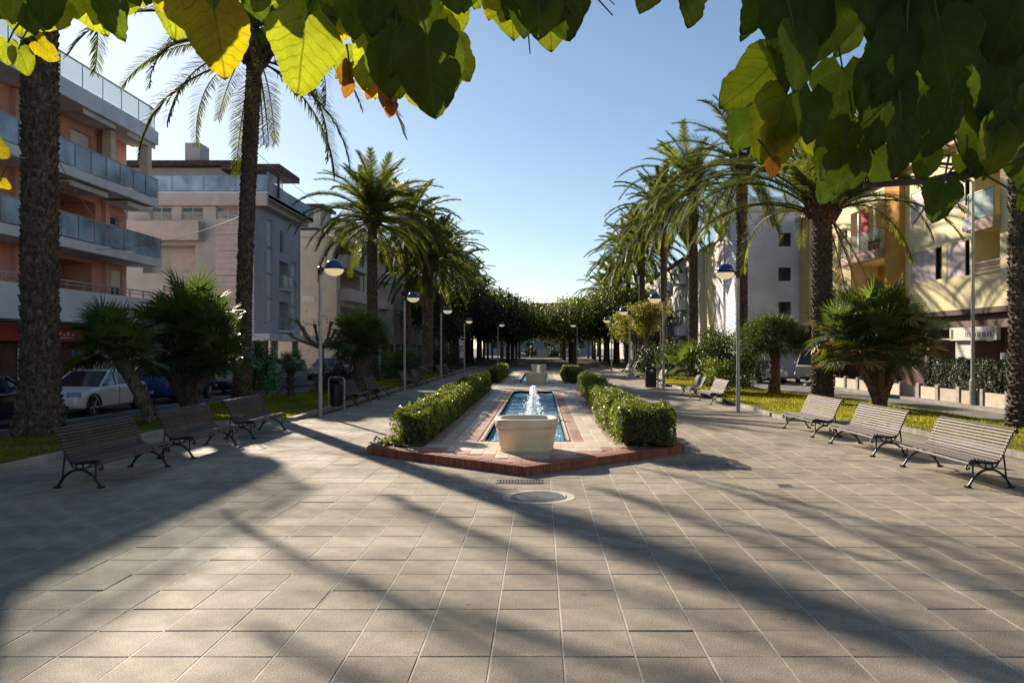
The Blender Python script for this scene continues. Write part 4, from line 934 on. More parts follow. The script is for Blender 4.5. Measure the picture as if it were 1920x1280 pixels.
# --- end of the axis
T = thing('long_building', (0, 225, 0), 'low grey flat roofed building closing the far end of the axis', 'building')
b = MB(); wf = wall(T, -16, 225, 1, 0); fo = [(u-1,u+1,z,z+1.5,'dark') for u in range(3, 29, 5) for z in (2, 5.5, 9)]; wf.face(b, 31, -.1, 14.4, fo); b.build('wall', M['far'], T)
for o in fo: window(T, wf, o)
b = MB(); wf.box(b, -.5, 31.5, -14, .5, 14.41, 14.8); b.build('roof', M['far'], T)
T = thing('low_wall', (0, 178, 0), 'low sandy wall far off across the end of the promenade', 'wall')
MB().box(-9,9,-.3,.3,-.15,1.6).build('wall_body', M['beige_light'], T); MB().box(-9.1,9.1,-.4,.4,1.601,1.72).build('coping', M['beige_light'], T)

# small fittings on the facades
def fit(origin, items, ox, oy, ux, uy):
    w_ = wall(origin, ox, oy, ux, uy)
    for kind, u, z in items:
        b = MB()
        if kind == 'ac':
            w_.box(b, u, u+.8, .08, .38, z, z+.55); P_ = b.build('air_conditioner', M['offwhite'], origin)
            b = MB()
            for i in range(6): w_.box(b, u+.06, u+.5, .381, .39, z+.07+i*.07, z+.1+i*.07)
            b.build('grille', M['steel'], P_)
        elif kind == 'pipe': w_.box(b, u, u+.09, .02, .11, z, 11.4); b.build('drain_pipe', M['steel'], origin)
        elif kind == 'antenna':
            b = MB(); q = w_.p(u, -3, z); b.tube([q, (q[0], q[1], z+2.4)], .025, 5)
            for k in range(5): b.tube([(q[0]-.4+.05*k, q[1]+.15*k-.3, z+2.3), (q[0]+.4-.05*k, q[1]+.15*k-.3, z+2.3)], .01, 4)
            b.build('antenna', M['steel'], origin)
        elif kind == 'pots':
            for k in range(3):
                q = w_.p(u+.45*k, .55, z); b = MB(); b.lathe([(.10,0),(.14,.24)], 8); o = b.build('flower_pot', M['paver_red'], origin); o.location = q
                leaf_obj('plant', [(random.gauss(0,.13), random.gauss(0,.13), .3+abs(random.gauss(0,.16))) for _ in range(70)], .10, M['bushleaf'], o)
bl_ = {o['label'][:10]: o for o in C.objects if o.parent is None and o.name.startswith('apartment')}
for key, items, a in (('coral apar', [('ac',33.7,7.2),('ac',29.2,4.2),('pipe',28.3,3.6),('antenna',30,13)], (XF, Y0, 0, 1)),
                      ('mauve bloc', [('pipe',10.0,3.0),('ac',3.2,8.9)], (-29, 49.8, 1, 0)),
                      ('long beige', [('pots',2.0,6.42),('pots',6,9.22),('pipe',9.9,3),('pipe',26.5,3),('ac',16,7.5),('ac',30.5,5)], (-17, 66, 0, 1)),
                      ('pale yello', [('pipe',ur(1692),3.9),('ac',ur(1560),6.4),('pots',ur(1650),7.44),('ac',ur(1820),7.1)], (XR, YE, 0, -1))):
    fit(bl_[key], items, *a)

# restaurant terrace wall and hedge on the right
T = thing('terrace_wall', (16.0, 33, 0), 'low cream panelled terrace wall along the right street', 'wall')
y = 19.0; mp = MB().box(-.04,.04,.0,1.32,.012,.50).mesh('panel', M['paver_cream']); mq = MB().box(-.09,.09,-.12,.12,.012,.62).mesh('post', M['kerb'])
while y < 46:
    link('panel', mp, T, loc=(0, y-33+.14, 0)); link('post', mq, T, loc=(0, y-33, 0)); y += 1.6
hedge(16.25, 17.1, 19.5, 33.5, .0, 1.62, 'dark green hedge behind the low cream panelled terrace wall', 'hedge_dark', 900, .07, group=None, bumps=.12)

# ================================================================== DATE PALMS
def trunk_mesh(h, r0, r1, seed, flare=1.35, row=.075, seg=26, amp=.11, lean=(0,0), m='bark', boots=0):
    rg = random.Random(seed); rows = int(h/row); vs = []; fs = []
    for i in range(rows+1):
        z = h*i/rows; t = z/h; r = r0+(r1-r0)*t + r0*(flare-1)*math.exp(-z*1.6) 
        cx = lean[0]*t**1.7; cy = lean[1]*t**1.7
        for k in range(seg):
            ph = (k/seg*13 + (i//3)*.5) % 1.0; saw = (i % 3)/2
            rr = r*(1 + amp*(saw*.9 - .35)*(1-.9*abs(ph-.5)*2) + rg.uniform(-.035,.035))
            a = 6.2832*k/seg; vs.append((cx+rr*math.cos(a), cy+rr*math.sin(a), z))
    for i in range(rows):
        for k in range(seg): a = i*seg+k; b = i*seg+(k+1)%seg; fs.append((a,b,b+seg,a+seg))
    fs.append(tuple(rows*seg+k for k in range(seg))); tn = [rg.random() for _ in fs]
    if boots:                                     # pointed stubs of cut fronds in spiral rows
        nb = max(9, int(6.28*r0/boots)); nr = int(h/(boots*.62)); 
        for j in range(nr):
            z = (j+.3)*h/nr; t = z/h; r = r0+(r1-r0)*t + r0*(flare-1)*math.exp(-z*1.6)
            for k in range(nb):
                a = 6.2832*(k+.5*(j % 2))/nb+rg.uniform(-.06,.06); zz_ = z+rg.uniform(-.03,.03); w_ = 2.6*r/nb*rg.uniform(.75,1.0); hh = boots*rg.uniform(.75,1.25); o_ = rg.uniform(.05,.10)*min(1,r/.4)
                c_, s_ = math.cos(a), math.sin(a); ox, oy = lean[0]*t**1.7, lean[1]*t**1.7; b0 = len(vs)
                def q(u, rr, dz): vs.append((ox+c_*rr-s_*u, oy+s_*rr+c_*u, zz_+dz))
                q(-w_, r*.93, -hh*.4); q(w_, r*.93, -hh*.4); q(w_*.75, r*.98+o_, hh*.5); q(-w_*.75, r*.98+o_, hh*.5); q(w_*.4, r*.95, hh*.72); q(-w_*.4, r*.95, hh*.72)
                fs += [(b0,b0+1,b0+2,b0+3),(b0+3,b0+2,b0+4,b0+5),(b0,b0+3,b0+5),(b0+1,b0+4,b0+2)]; tn += [rg.random()]*4
    me = bpy.data.meshes.new('trunk'); me.from_pydata(vs, [], fs); me.materials.append(M[m])
    at = me.attributes.new('tone', 'FLOAT', 'FACE'); at.data.foreach_set('value', tn); return me
def frond_mesh(el, L, droop, seed, m='frond', n=96, ll=.60, w0=.032):
    """pinnate frond growing from the origin along +X; el start elevation in degrees, droop total bend"""
    rg = np.random.default_rng(seed); N = 14; pts = []; p = np.array([0.,0,0]); pts.append(p.copy()); tang = []
    for i in range(N):
        t = i/N; a = R(el) - R(droop)*(t**1.25); d = np.array([math.cos(a), 0, math.sin(a)]); tang.append(d); p = p+d*L/N; pts.append(p.copy())
    tang.append(tang[-1]); V = []; F = []
    mb = MB(); mb.tube([tuple(q) for q in pts], [.034*(1-.85*i/N)+.004 for i in range(N+1)], 4, False); V = list(mb.v); F = list(mb.f)
    for s in (-1, 1):
        for j in range(n):
            t = .14+.86*(j+.5*(s>0)+rg.uniform(-.25,.25))/n; q = min(max(t,0),.999)*N; i = int(q); f = q-i
            o = pts[i]*(1-f)+pts[min(i+1,N)]*f; T_ = tang[i]; up = np.array([-T_[2],0,T_[0]]); side = np.array([0,s,0.])
            ln = ll*(.45+.9*math.sin(math.pi*min(1,t*.92+.06)**.8))*rg.uniform(.85,1.12)*.82
            fa = R(62-24*t+rg.uniform(-7,7)); rise = R(22+rg.uniform(-14,14))
            d = T_*math.cos(fa)+(side*math.cos(rise)+up*math.sin(rise))*math.sin(fa); d /= np.linalg.norm(d)
            g = np.array([0,0,-1.]); d2 = d+g*.16; d2 /= np.linalg.norm(d2); d3 = d+g*.48; d3 /= np.linalg.norm(d3)
            wv = np.cross(d, up); wv = T_*.8+up*.5; wv -= d*wv.dot(d); wv /= np.linalg.norm(wv)+1e-9
            a0 = o; a1 = o+d*ln*.35; a2 = a1+d2*ln*.35; a3 = a2+d3*ln*.30; b = len(V)
            for c, w_ in ((a0, w0*.35), (a1, w0*.5), (a2, w0*.38)): V += [tuple(c-wv*w_), tuple(c+wv*w_)]
            V.append(tuple(a3)); F += [(b,b+1,b+3,b+2),(b+2,b+3,b+5,b+4),(b+4,b+5,b+6)]
    me = bpy.data.meshes.new('frond'); me.from_pydata(V, [], F); me.materials.append(M[m]); return me
FR = {}
for el, dr, L in ((80, 48, 3.7), (62, 68, 4.1), (45, 82, 4.5), (27, 88, 4.7), (8, 82, 4.6), (-14, 66, 4.3), (-38, 42, 3.8)):
    FR[el] = [frond_mesh(el, L*k, dr*k2, int(el+50+k*100)) for k, k2 in ((1, 1), (1.08, 1.12))]
FRL = {}          # lighter versions for distant palms
for el, dr, L in ((80, 48, 3.7), (58, 70, 4.3), (35, 86, 4.6), (8, 82, 4.6), (-20, 62, 4.1)):
    FRL[el] = [frond_mesh(el, L, dr, int(el+500), n=46, w0=.085)]
DRY = [frond_mesh(-55, 3.2, 22, 9, 'frond_dry', 40), frond_mesh(-68, 2.6, 10, 19, 'frond_dry', 30)]
def palm(x, y, h, label, r0=.36, r1=.27, nf=56, scale=1.0, lod=0, seed=1, lean=(0,0), group='date palms along the promenade', dry=3, flare=1.4, spin=0, lowcut=-90):
    rg = random.Random(seed); T = thing('date_palm', (x, y, .02), label, 'palm tree', group)
    link('trunk', trunk_mesh(h, r0, r1, seed, flare, row=.075 if lod == 0 else .16, seg=26 if lod == 0 else 14, lean=lean, boots=(.19 if lod == 0 else 0)), T)
    # bulb of old leaf bases and orange-brown fibre under the crown
    b = MB(); b.lathe([(r1*.8,-.75),(r1*1.35,-.45),(r1*1.75,-.1),(r1*1.6,.25),(r1*.9,.6),(.05,.85)], 16); st = b
    for i in range(46):
        a = i*2.4; z = -.45+.9*i/46; rr = r1*1.45; q = Vector((math.cos(a)*rr, math.sin(a)*rr, z)); e = q+Vector((math.cos(a)*.28, math.sin(a)*.28, .42))
        st.tube([q, e], [.07, .035], 4)
    o = st.build('crown_base', M['bark_red'], T); o.location = (lean[0], lean[1], h)
    D = FR if lod == 0 else FRL; els = sorted(D, reverse=True); els = [e for e in els if e > lowcut]
    nf = int(nf*1.3)
    for i in range(nf):
        t = (i+.5)/nf; el = els[min(len(els)-1, int((t**.92)*len(els)))]; a = i*2.39996+spin+rg.uniform(-.12,.12)
        o = link('frond', rg.choice(D[el]), T, loc=(lean[0]+math.cos(a)*r1*.7, lean[1]+math.sin(a)*r1*.7, h+.45-.75*t))
        s = scale*rg.uniform(.88,1.1); o.scale = (s,s,s); o.rotation_euler = (rg.uniform(-.28,.28), rg.uniform(-.1,.1), a)
    for i in range(dry):
        a = rg.uniform(0,6.28); o = link('frond', DRY[i % 2], T, loc=(lean[0]+math.cos(a)*r1, lean[1]+math.sin(a)*r1, h-.35)); o.rotation_euler = (0,0,a); o.scale = (scale,)*3; o['label'] = 'dry hanging frond'
    return T
palm(-11.95, 18.9, 12.9, 'massive near left palm with thick scaly trunk at the kerb of the lawn', .385, .33, 36, 1.0, seed=3, flare=1.5, dry=0, lowcut=-10)
palm(-10.35, 27.5, 12.3, 'tall palm by the green container with drooping crown over the first left lamp', .25, .235, 27, 1.14, seed=5, lowcut=-20, lean=(.45,0), flare=1.5, spin=.6)
palm(-10.4, 49, 10.0, 'full round palm in front of the beige block, second trunk from the first left lamp', .33, .26, 62, 1.02, seed=8, lowcut=-30, lod=0)
palm(-10.4, 62, 11.3, 'slim palm directly behind the second left lamp', .31, .26, 54, 1.05, seed=11, lod=1)
palm(-8.4, 59, 8.2, 'short thick trunked palm between the second and third left lamps', .42, .42, 52, .95, seed=12, lod=1, flare=1.05)
palm(-10.4, 84, 12.0, 'slender palm rising behind the third left lamp', .28, .24, 50, 1.05, seed=13, lod=1)
palm(-10.4, 96, 11.6, 'far left palm just beyond the third lamp', .3, .25, 46, 1.05, seed=14, lod=1)
palm(-10.3, 111, 11.2, 'more distant left palm whose crown meets the alley trees', .3, .25, 44, 1.05, seed=15, lod=1)
palm(-10.0, 128, 10.4, 'last left palm fading into the alley trees', .3, .25, 40, 1.05, seed=16, lod=1)
palm(12.45, 20.3, 12.6, 'thick sun edged palm trunk beside the nearest right bench', .36, .34, 30, 1.0, seed=21, flare=1.2)
palm(10.4, 29.2, 7.2, 'low crowned palm with long arching fronds in front of the yellow block', .36, .31, 36, 1.15, seed=22, flare=1.1, spin=.3, lowcut=20)
palm(10.95, 43, 11.9, 'tall palm behind the first right lamp with high crown', .30, .26, 36, 1.04, seed=23, spin=1.1)
palm(10.55, 54.6, 12.9, 'right palm between the first and second right lamps', .31, .26, 40, 1.08, seed=24, lod=0)
palm(10.5, 67.4, 13.2, 'right palm standing directly behind the second right lamp', .3, .26, 58, 1.15, seed=25, lod=1)
palm(10.4, 81, 12.4, 'right palm with brown fibrous neck left of the second right lamp', .34, .3, 56, 1.15, seed=26, lod=1)
palm(10.3, 93, 12.6, 'distant right palm behind the third right lamp', .3, .26, 50, 1.15, seed=27, lod=1)
palm(10.2, 106, 10.8, 'more distant right palm above the yellow green trees', .3, .26, 48, 1.1, seed=28, lod=1)
palm(10.0, 121, 10.0, 'last right palm near the dark alley trees', .3, .26, 44, 1.1, seed=29, lod=1)

# ================================================================== FAN PALMS
def fan_mesh(seed, pet=.55, rad=.52, m='fan', nb=19, spread=118):
    rg = random.Random(seed); b = MB(); b.tube([(0,0,0),(pet*.5,0,.03),(pet,0,.0)], [.013,.01,.008], 3, False)
    for i in range(nb):
        a = R(-spread+2*spread*i/(nb-1)+rg.uniform(-3,3)); L = rad*(1-.25*abs(a)/2.1)*rg.uniform(.85,1.1); d = Vector((math.cos(a), math.sin(a), rg.uniform(-.02,.14)))
        q = Vector((-d.y, d.x, 0))*.019; o = Vector((pet,0,0)); m1 = o+d*L*.5; e = o+d*L+Vector((0,0,-.12*L*rg.uniform(.3,1.6)))
        n = len(b.v); b.v += [tuple(o-q*.4), tuple(o+q*.4), tuple(m1-q), tuple(m1+q+Vector((0,0,.012))), tuple(e)]; b.f += [(n,n+1,n+3,n+2),(n+2,n+3,n+4)]
    return b.mesh('frond', M[m])
FAN = [fan_mesh(i) for i in range(4)]; FAND = [fan_mesh(20, m='frond_dry', spread=90)]
def fan_palm(x, y, heads, label, seed=1, group='fan palms on the lawns', m='bark', s=1.0, nf=70, pale=0):
    """heads : list of (dx, dy, height, crown scale)"""
    rg = random.Random(seed); T = thing('fan_palm', (x, y, .03), label, 'fan palm', group)
    for hx, hy, hh, cs in heads:
        pts = [(hx*.12*(i/6)+hx*.88*(i/6)**1.3, hy*(i/6), hh*i/6*(.98)) for i in range(7)]
        b = MB(); b.tube(pts, [.19,.16,.15,.15,.15,.17,.13], 10)
        for i in range(70):
            t = rg.random(); q = min(5, int(t*6)); f = t*6-q; c = Vector(pts[q]).lerp(Vector(pts[q+1]), f); a = rg.uniform(0,6.28)
            o = c+Vector((math.cos(a),math.sin(a),0))*.14; b.tube([o, o+Vector((math.cos(a)*.09,math.sin(a)*.09,.13))], [.03,.012], 3)
        b.build('trunk', M[m], T)
        for i in range(nf):
            zt = 1-2*((i+.5)/nf)*.80; el = math.asin(max(-1,min(1,zt))); a = i*2.39996+rg.uniform(-.5,.5); el += rg.uniform(-.22,.22)
            dead = rg.random() < (.3 if m != 'bark' else .08) and zt < .3
            o = link('frond', FAND[0] if dead else rg.choice(FAN), T, loc=(hx+math.cos(a)*.06, hy+math.sin(a)*.06, hh+.03))
            sc = cs*rg.uniform(.62,1.28)*s; o.scale = (sc,sc,sc)
            o.rotation_euler = Matrix.Rotation(a, 3, 'Z').__matmul__(Matrix.Rotation(-el, 3, 'Y')).__matmul__(Matrix.Rotation(rg.uniform(-.5,.5), 3, 'X')).to_euler()
    return T
fan_palm(-11.4, 25.6, [(0,0,1.9,1.35),(.55,.3,2.5,1.35),(-.6,.2,2.6,1.35),(-.1,.5,3.1,1.35),(.9,0,1.7,1.1),(-.9,-.2,1.9,1.1)], 'large bushy fan palm behind the middle left bench', 31, nf=66)
fan_palm(-10.6, 21.6, [(-1.05,0,2.0,1.2),(-1.3,.3,2.35,1.0)], 'small fan palm with one trunk leaning towards the white car', 32, nf=64)
fan_palm(-8.15, 35.6, [(0,0,2.6,1.35),(-.3,.3,2.0,1.1),(.4,.2,2.1,1.1)], 'rounded fan palm behind the bin and benches on the left', 33, nf=60)
fan_palm(-10.3, 32.7, [(0,0,1.35,.62)], 'little spiky palm on a short stem by the grey containers', 34, nf=46)
fan_palm(11.6, 27.0, [(0,0,2.2,1.3),(-.9,.1,1.9,1.2),(.8,.1,2.1,1.2),(-.35,.4,3.0,1.3),(.35,.3,3.2,1.25),(-1.3,.2,2.6,1.1),(1.2,.4,2.5,1.1)], 'big many stemmed fan palm behind the right benches', 35, nf=62, m='yucca_bark')
fan_palm(9.0, 44, [(0,0,1.4,1.2),(.8,.3,1.8,1.1),(-.7,.2,1.2,1.1)], 'low fan palm mass behind the right litter bin', 36, nf=50)
fan_palm(-7.9, 47, [(0,0,1.2,1.1),(-.7,.3,1.0,1.1)], 'shaded low fan palm behind the second left lamp', 37, nf=44)

# ================================================================== BROADLEAF TREES AND BUSHES
def crown_pts(n, blobs):
    tot = sum(b[3]**2*b[4] if len(b) > 4 else b[3]**2 for b in blobs); P_, N_ = [], []
    for b in blobs:
        k = int(n*b[3]**2*(b[4] if len(b) > 4 else 1)/tot); d = RNG.normal(size=(k,3)); d /= np.linalg.norm(d,axis=1)[:,None]
        r = b[3]*(RNG.random(k)**.22)*RNG.uniform(.82,1.12,k); ph = RNG.uniform(0,6,3)
        r *= 1+.13*np.sin(d[:,0]*6+ph[0])*np.sin(d[:,2]*7+ph[1])+.08*np.sin(d[:,1]*13+ph[2])
        P_.append(np.array(b[:3])+d*r[:,None]*np.array([1,1,b[5] if len(b) > 5 else .85])); N_.append(d)
    return np.concatenate(P_), np.concatenate(N_)
def tree(x, y, blobs, n, leaf, m, trunk, label, name='alley_tree', cat='tree', group=None, limbs=5, seed=0, bark='wood'):
    rg = random.Random(seed); T = thing(name, (x, y, 0), label, cat, group)
    p, nr = crown_pts(n, blobs); leaf_obj('crown', p, leaf, M[m], T, nr, 1.1, .6)
    if trunk:
        h, r = trunk; b = MB(); b.tube([(0,0,0),(.04,0,h*.5),(0,.03,h)], [r*1.2,r,r*.85], 9)
        for i in range(limbs):
            q = rg.choice(blobs); e = Vector(q[:3])+Vector((rg.uniform(-.3,.3),rg.uniform(-.3,.3),0)); b.tube([(0,0,h*.92),(e.x*.45,e.y*.45,h+(e.z-h)*.55),tuple(e)], [r*.6,r*.4,r*.15], 6)
        b.build('trunk', M[bark], T)
    return T
# alley of flat-bottomed dark trees closing the vista
proto = {}
ns = 0
lab = {(-1,0):'first dark alley tree left of the axis', (1,0):'first dark alley tree right of the axis with yellowish top'}
def num(i): return ['front','second','third','fourth','fifth','sixth','seventh'][i]
for i, y in enumerate((92, 101, 110, 120, 131, 143, 156)):
    for row, x in (('inner left',-4.3),('outer left',-9.3),('inner right',4.3),('outer right',9.3)):
        key = (x > 0, i % 2)
        if key not in proto:
            bl = [(random.uniform(-3.6,3.6), random.uniform(-3.6,3.6), random.uniform(4.1,5.9), random.uniform(1.3,2.0)) for _ in range(20)] + [(0,0,4.7,2.8),(0,0,5.8,2.2),(2.6,0,4.4,2.0),(-2.6,0,4.4,2.0)]
            t = tree(x, y, bl, 8500, .27, 'treeyellow' if (x > 0 and i % 2) else 'treeleaf', (3.3,.16), 'x', group='alley trees closing the view', seed=ns); proto[key] = t
        else: t = copy_tree(proto[key])
        ns += 1
        t['label'] = f'dark flat bottomed alley tree, {num(i)} of the {row} row'
        t.location = (x+random.uniform(-.3,.3), y, 0); s = random.uniform(.95,1.08); t.scale = (s*1.22,s*1.1,s*(random.uniform(1.06,1.2) if 'inner' in row else random.uniform(1.22,1.4))); t.rotation_euler = (0,0,random.uniform(0,6.28))
# orange trees nearer, both sides
def blobs(r, z, k, sp=.6): return [(random.uniform(-sp,sp)*r, random.uniform(-sp,sp)*r, z+random.uniform(-.45,.5)*r, r*random.uniform(.35,.6)) for _ in range(k)]+[(0,0,z,r*.72)]
def bush(x, y, r, h, label, m='bushleaf', n=5000, leaf=.12, seed=0, name='bush', cat='bush', z=None, trunk=None, group=None):
    b = blobs(r, z if z else h-r*.8, 12); 
    if not z: b += [(q[0]*1.0, q[1], q[2]*.5, q[3]*1.1) for q in b[:8]]
    return tree(x, y, b, n, leaf, m, trunk, label, name, cat, group, seed=seed)
bush(-9.1, 36.5, 1.25, 1.9, 'dark rounded shrub below the fan palm by the left bin', 'hedge_dark', 7000, .08)
bush(-10.9, 30.5, 1.0, 2.4, 'loose yellow green shrub behind the dark parked car', 'bushleaf', 2200, .10)
bush(-9.3, 52, 1.3, 2.2, 'dark shrub mass beyond the second left lamp', 'hedge_dark', 3500, .13)
bush(-9.0, 66, 1.6, 2.8, 'shaded shrub at the foot of the third left lamp', 'hedge_dark', 3500, .15)
bush(-9.0, 76, 1.8, 3.0, 'dark bush between distant left benches and palms', 'hedge_dark', 3000, .18)
bush(8.6, 37.3, 1.45, 3.0, 'dense dark green bush behind the middle right benches', 'bushleaf', 9000, .10)
bush(10.2, 39.5, 1.5, 3.2, 'dense rounded bush between the lamp and the round tree', 'bushleaf', 8000, .10)
bush(7.9, 35.2, .8, 1.7, 'lighter loose shrub at the left edge of the dense right bush', 'box', 2600, .09)
bush(8.9, 52, 1.5, 2.7, 'dark leafy bush behind the right litter bin', 'bushleaf', 5000, .13)
bush(9.0, 61, 1.6, 2.7, 'dark bush beyond the second right lamp', 'hedge_dark', 3600, .15)
bush(8.8, 66, 2.1, 5.6, 'yellow green slender tree beside the third right lamp', 'treeyellow', 5000, .19, name='orange_tree', cat='tree', z=4.3, trunk=(2.6,.12))
bush(9.2, 76, 2.3, 6.2, 'olive coloured tree between two right palm trunks', 'treeyellow', 4800, .22, name='orange_tree', cat='tree', z=4.6, trunk=(2.6,.14))
bush(9.0, 84, 2.2, 5.5, 'bright yellow green tree left of the third right lamp', 'treeyellow', 4500, .22, name='orange_tree', cat='tree', z=4.2, trunk=(2.4,.14))
bush(-9.3, 82, 2.2, 5.8, 'shaded small tree beyond the third left lamp', 'treeleaf', 4200, .22, name='orange_tree', cat='tree', z=4.4, trunk=(2.6,.14))
bush(-13.6, 100, 4.0, 9, 'tall dark tree behind the far left palms', 'treeleaf', 5500, .35, name='street_tree', cat='tree', z=7.5, trunk=(4,.25))
bush(13.5, 112, 4.0, 9, 'tall olive tree beside the far right buildings', 'treeyellow', 5500, .35, name='street_tree', cat='tree', z=7.5, trunk=(4,.25))
bush(-2.2, 170, 1.6, 2.6, 'round clipped bush far down the axis, left of centre', 'hedge_dark', 900, .35)
bush(3.0, 172, 1.9, 3.0, 'round clipped bush far down the axis, right of centre', 'hedge_dark', 900, .35)
bush(7.3, 172, 1.5, 2.6, 'small clipped bush at the right end of the far wall', 'hedge_dark', 700, .35)
for i, (x, y, h) in enumerate(((-24,190,12),(-13,195,13),(14,192,13),(25,188,12))):
    bush(x, y, 6, h, ['broad distant tree at the far left end','tall distant tree left of the flat building','tall distant tree right of the flat building','broad distant tree at the far right end'][i], 'treeleaf', 3500, .7, name='distant_tree', cat='tree', z=7.5, trunk=(4,.3))
# round-headed dracaena tree
T = thing('round_tree', (10.55, 35.6, .03), 'round headed tree on a bare reddish trunk on the right lawn', 'tree')
b = MB(); b.tube([(-.05,0,0),(0,0,.9),(.0,0,1.7),(-.05,0,2.1)], [.30,.23,.22,.26], 14); b.build('trunk', M['yucca_bark'], T)
p, nr = crown_pts(15000, [(0,0,2.65,1.45,1,.75)]+[(1.12*math.cos(a), 1.12*math.sin(a), 2.45+.35*math.sin(3*a), .52) for a in np.linspace(0,6.28,10)]+[(.5*math.cos(a), .5*math.sin(a), 3.05, .5) for a in np.linspace(0,6.28,6)])
n = len(p); d = nr*1.0+RNG.normal(size=(n,3))*.35; d /= np.linalg.norm(d,axis=1)[:,None]; sd_ = np.cross(d, RNG.normal(size=(n,3))); sd_ /= np.linalg.norm(sd_,axis=1)[:,None]
v = np.empty((n,3,3)); v[:,0] = p-sd_*.012-d*.1; v[:,1] = p+sd_*.012-d*.1; v[:,2] = p+d*.14
link('crown', np_mesh('crown', v.reshape(-1,3), 3, M['bushleaf'], RNG.random(n)), T, kind='stuff')
# pollarded bare tree
T = thing('pollarded_tree', (-13.4, 48.5, 0), 'bare pollarded tree with knobbly fists behind the first left lamp', 'tree')
b = MB(); b.tube([(0,0,-.1),(.05,0,1.2),(0,0,2.2)], [.17,.13,.15], 8)
for a, l, z in ((.1,1.5,3.6),(1.2,1.0,3.7),(2.6,1.7,3.4),(3.5,1.5,3.8),(4.6,1.1,3.5),(5.6,1.4,3.2),(.6,1.9,3.0),(3.1,2.0,3.0)):
    c, s = math.cos(a), math.sin(a); b.tube([(0,0,2.1),(c*l*.6,s*l*.6,2.5+.2*(z-3)),(c*l*.85,s*l*.85,z-.3),(c*l,s*l,z)], [.12,.09,.08,.13], 7)
b.build('trunk', M['wood'], T)
p = [(random.gauss(0,1.2), random.gauss(0,.8), 3.5+abs(random.gauss(0,.3))) for _ in range(90)]; leaf_obj('leaves', p, .14, M['bushleaf'], T)

# ================================================================== BENCHES
def catmull(pts, n):
    out = []; P_ = [pts[0]]+list(pts)+[pts[-1]]
    for i in range(1, len(P_)-2):
        for k in range(n):
            t = k/n; a, b, c, d = [Vector(q) for q in P_[i-1:i+3]]
            out.append(.5*((2*b)+(-a+c)*t+(2*a-5*b+4*c-d)*t*t+(-a+3*b-3*c+d)*t**3))
    out.append(Vector(pts[-1])); return out
PROF = catmull([(-.035,.345),(-.01,.405),(.07,.425),(.2,.40),(.35,.385),(.445,.42),(.50,.52),(.55,.64),(.61,.77),(.665,.86),(.71,.875)], 12)   # d (front->back), z
def arc_points(n):
    L = [0]
    for a, b in zip(PROF, PROF[1:]): L.append(L[-1]+(b-a).length)
    res = []
    for i in range(n):
        s = L[-1]*(i+.5)/n; k = max(j for j in range(len(L)) if L[j] <= s); k = min(k, len(PROF)-2); f = (s-L[k])/(L[k+1]-L[k]); p = PROF[k].lerp(PROF[k+1], f); t = PROF[k+1]-PROF[k]; res.append((p, math.atan2(t.y, t.x)))
    return res
BL = 2.24
slat_me = MB().chamfer(-.019, .019, -BL/2, BL/2, -.002, .020, .006).mesh('slat', M['slat'])
def frame_mesh():
    b = MB()
    b.tube([(p.x, 0, p.y-.022) for p in PROF[::6]]+[(.72,0,.86),(.73,0,.83),(.705,0,.82)], .017, 6)
    b.tube([(-.035,0,.33),(-.05,0,.30),(-.03,0,.275),(.0,0,.285),(.0,0,.31)], .016, 6)
    leg = catmull([(-.02,.012),(.02,.07),(.09,.17),(.2,.25),(.31,.272),(.42,.25),(.53,.17),(.60,.07),(.64,.012)], 5)
    b.tube([(p.x,0,p.y) for p in leg], [.024]*2+[.019]*(len(leg)-4)+[.024]*2, 6)
    b.box(-.065,.025,-.03,.03,0,.028); b.box(.595,.685,-.03,.03,0,.028)
    b.tube([(.06,0,.14),(.055,0,.26),(.06,0,.40)], .014, 5); b.tube([(.56,0,.14),(.545,0,.3),(.52,0,.5)], .014, 5)
    b.tube([(.09,0,.39),(.19,0,.30),(.31,0,.285),(.40,0,.31),(.46,0,.40)], .012, 5); b.tube([(.25,0,.26),(.25,0,.37)], .012, 5); b.tube([(.35,0,.26),(.35,0,.37)], .012, 5)
    b.tube([(-.02,0,.36),(.2,0,.375),(.42,0,.365)], .013, 5)
    return b.mesh('frame', M['iron'])
frame_me = frame_mesh()
def bench_proto(label):
    T = thing('park_bench', (0,0,0), label, 'bench', 'slatted park benches along both kerbs')
    for p, a in arc_points(21):
        o = link('slat', slat_me, T, loc=(p.x, 0, p.y)); o.rotation_euler = (0, -a, 0)
    for y in (-1.05, 1.05): link('frame', frame_me, T, loc=(0, y, 0))
    b = MB(); b.tube([(.30,-1.05,.275),(.30,1.05,.275)], .009, 5); b.build('tie_rod', M['iron'], T)
    return T
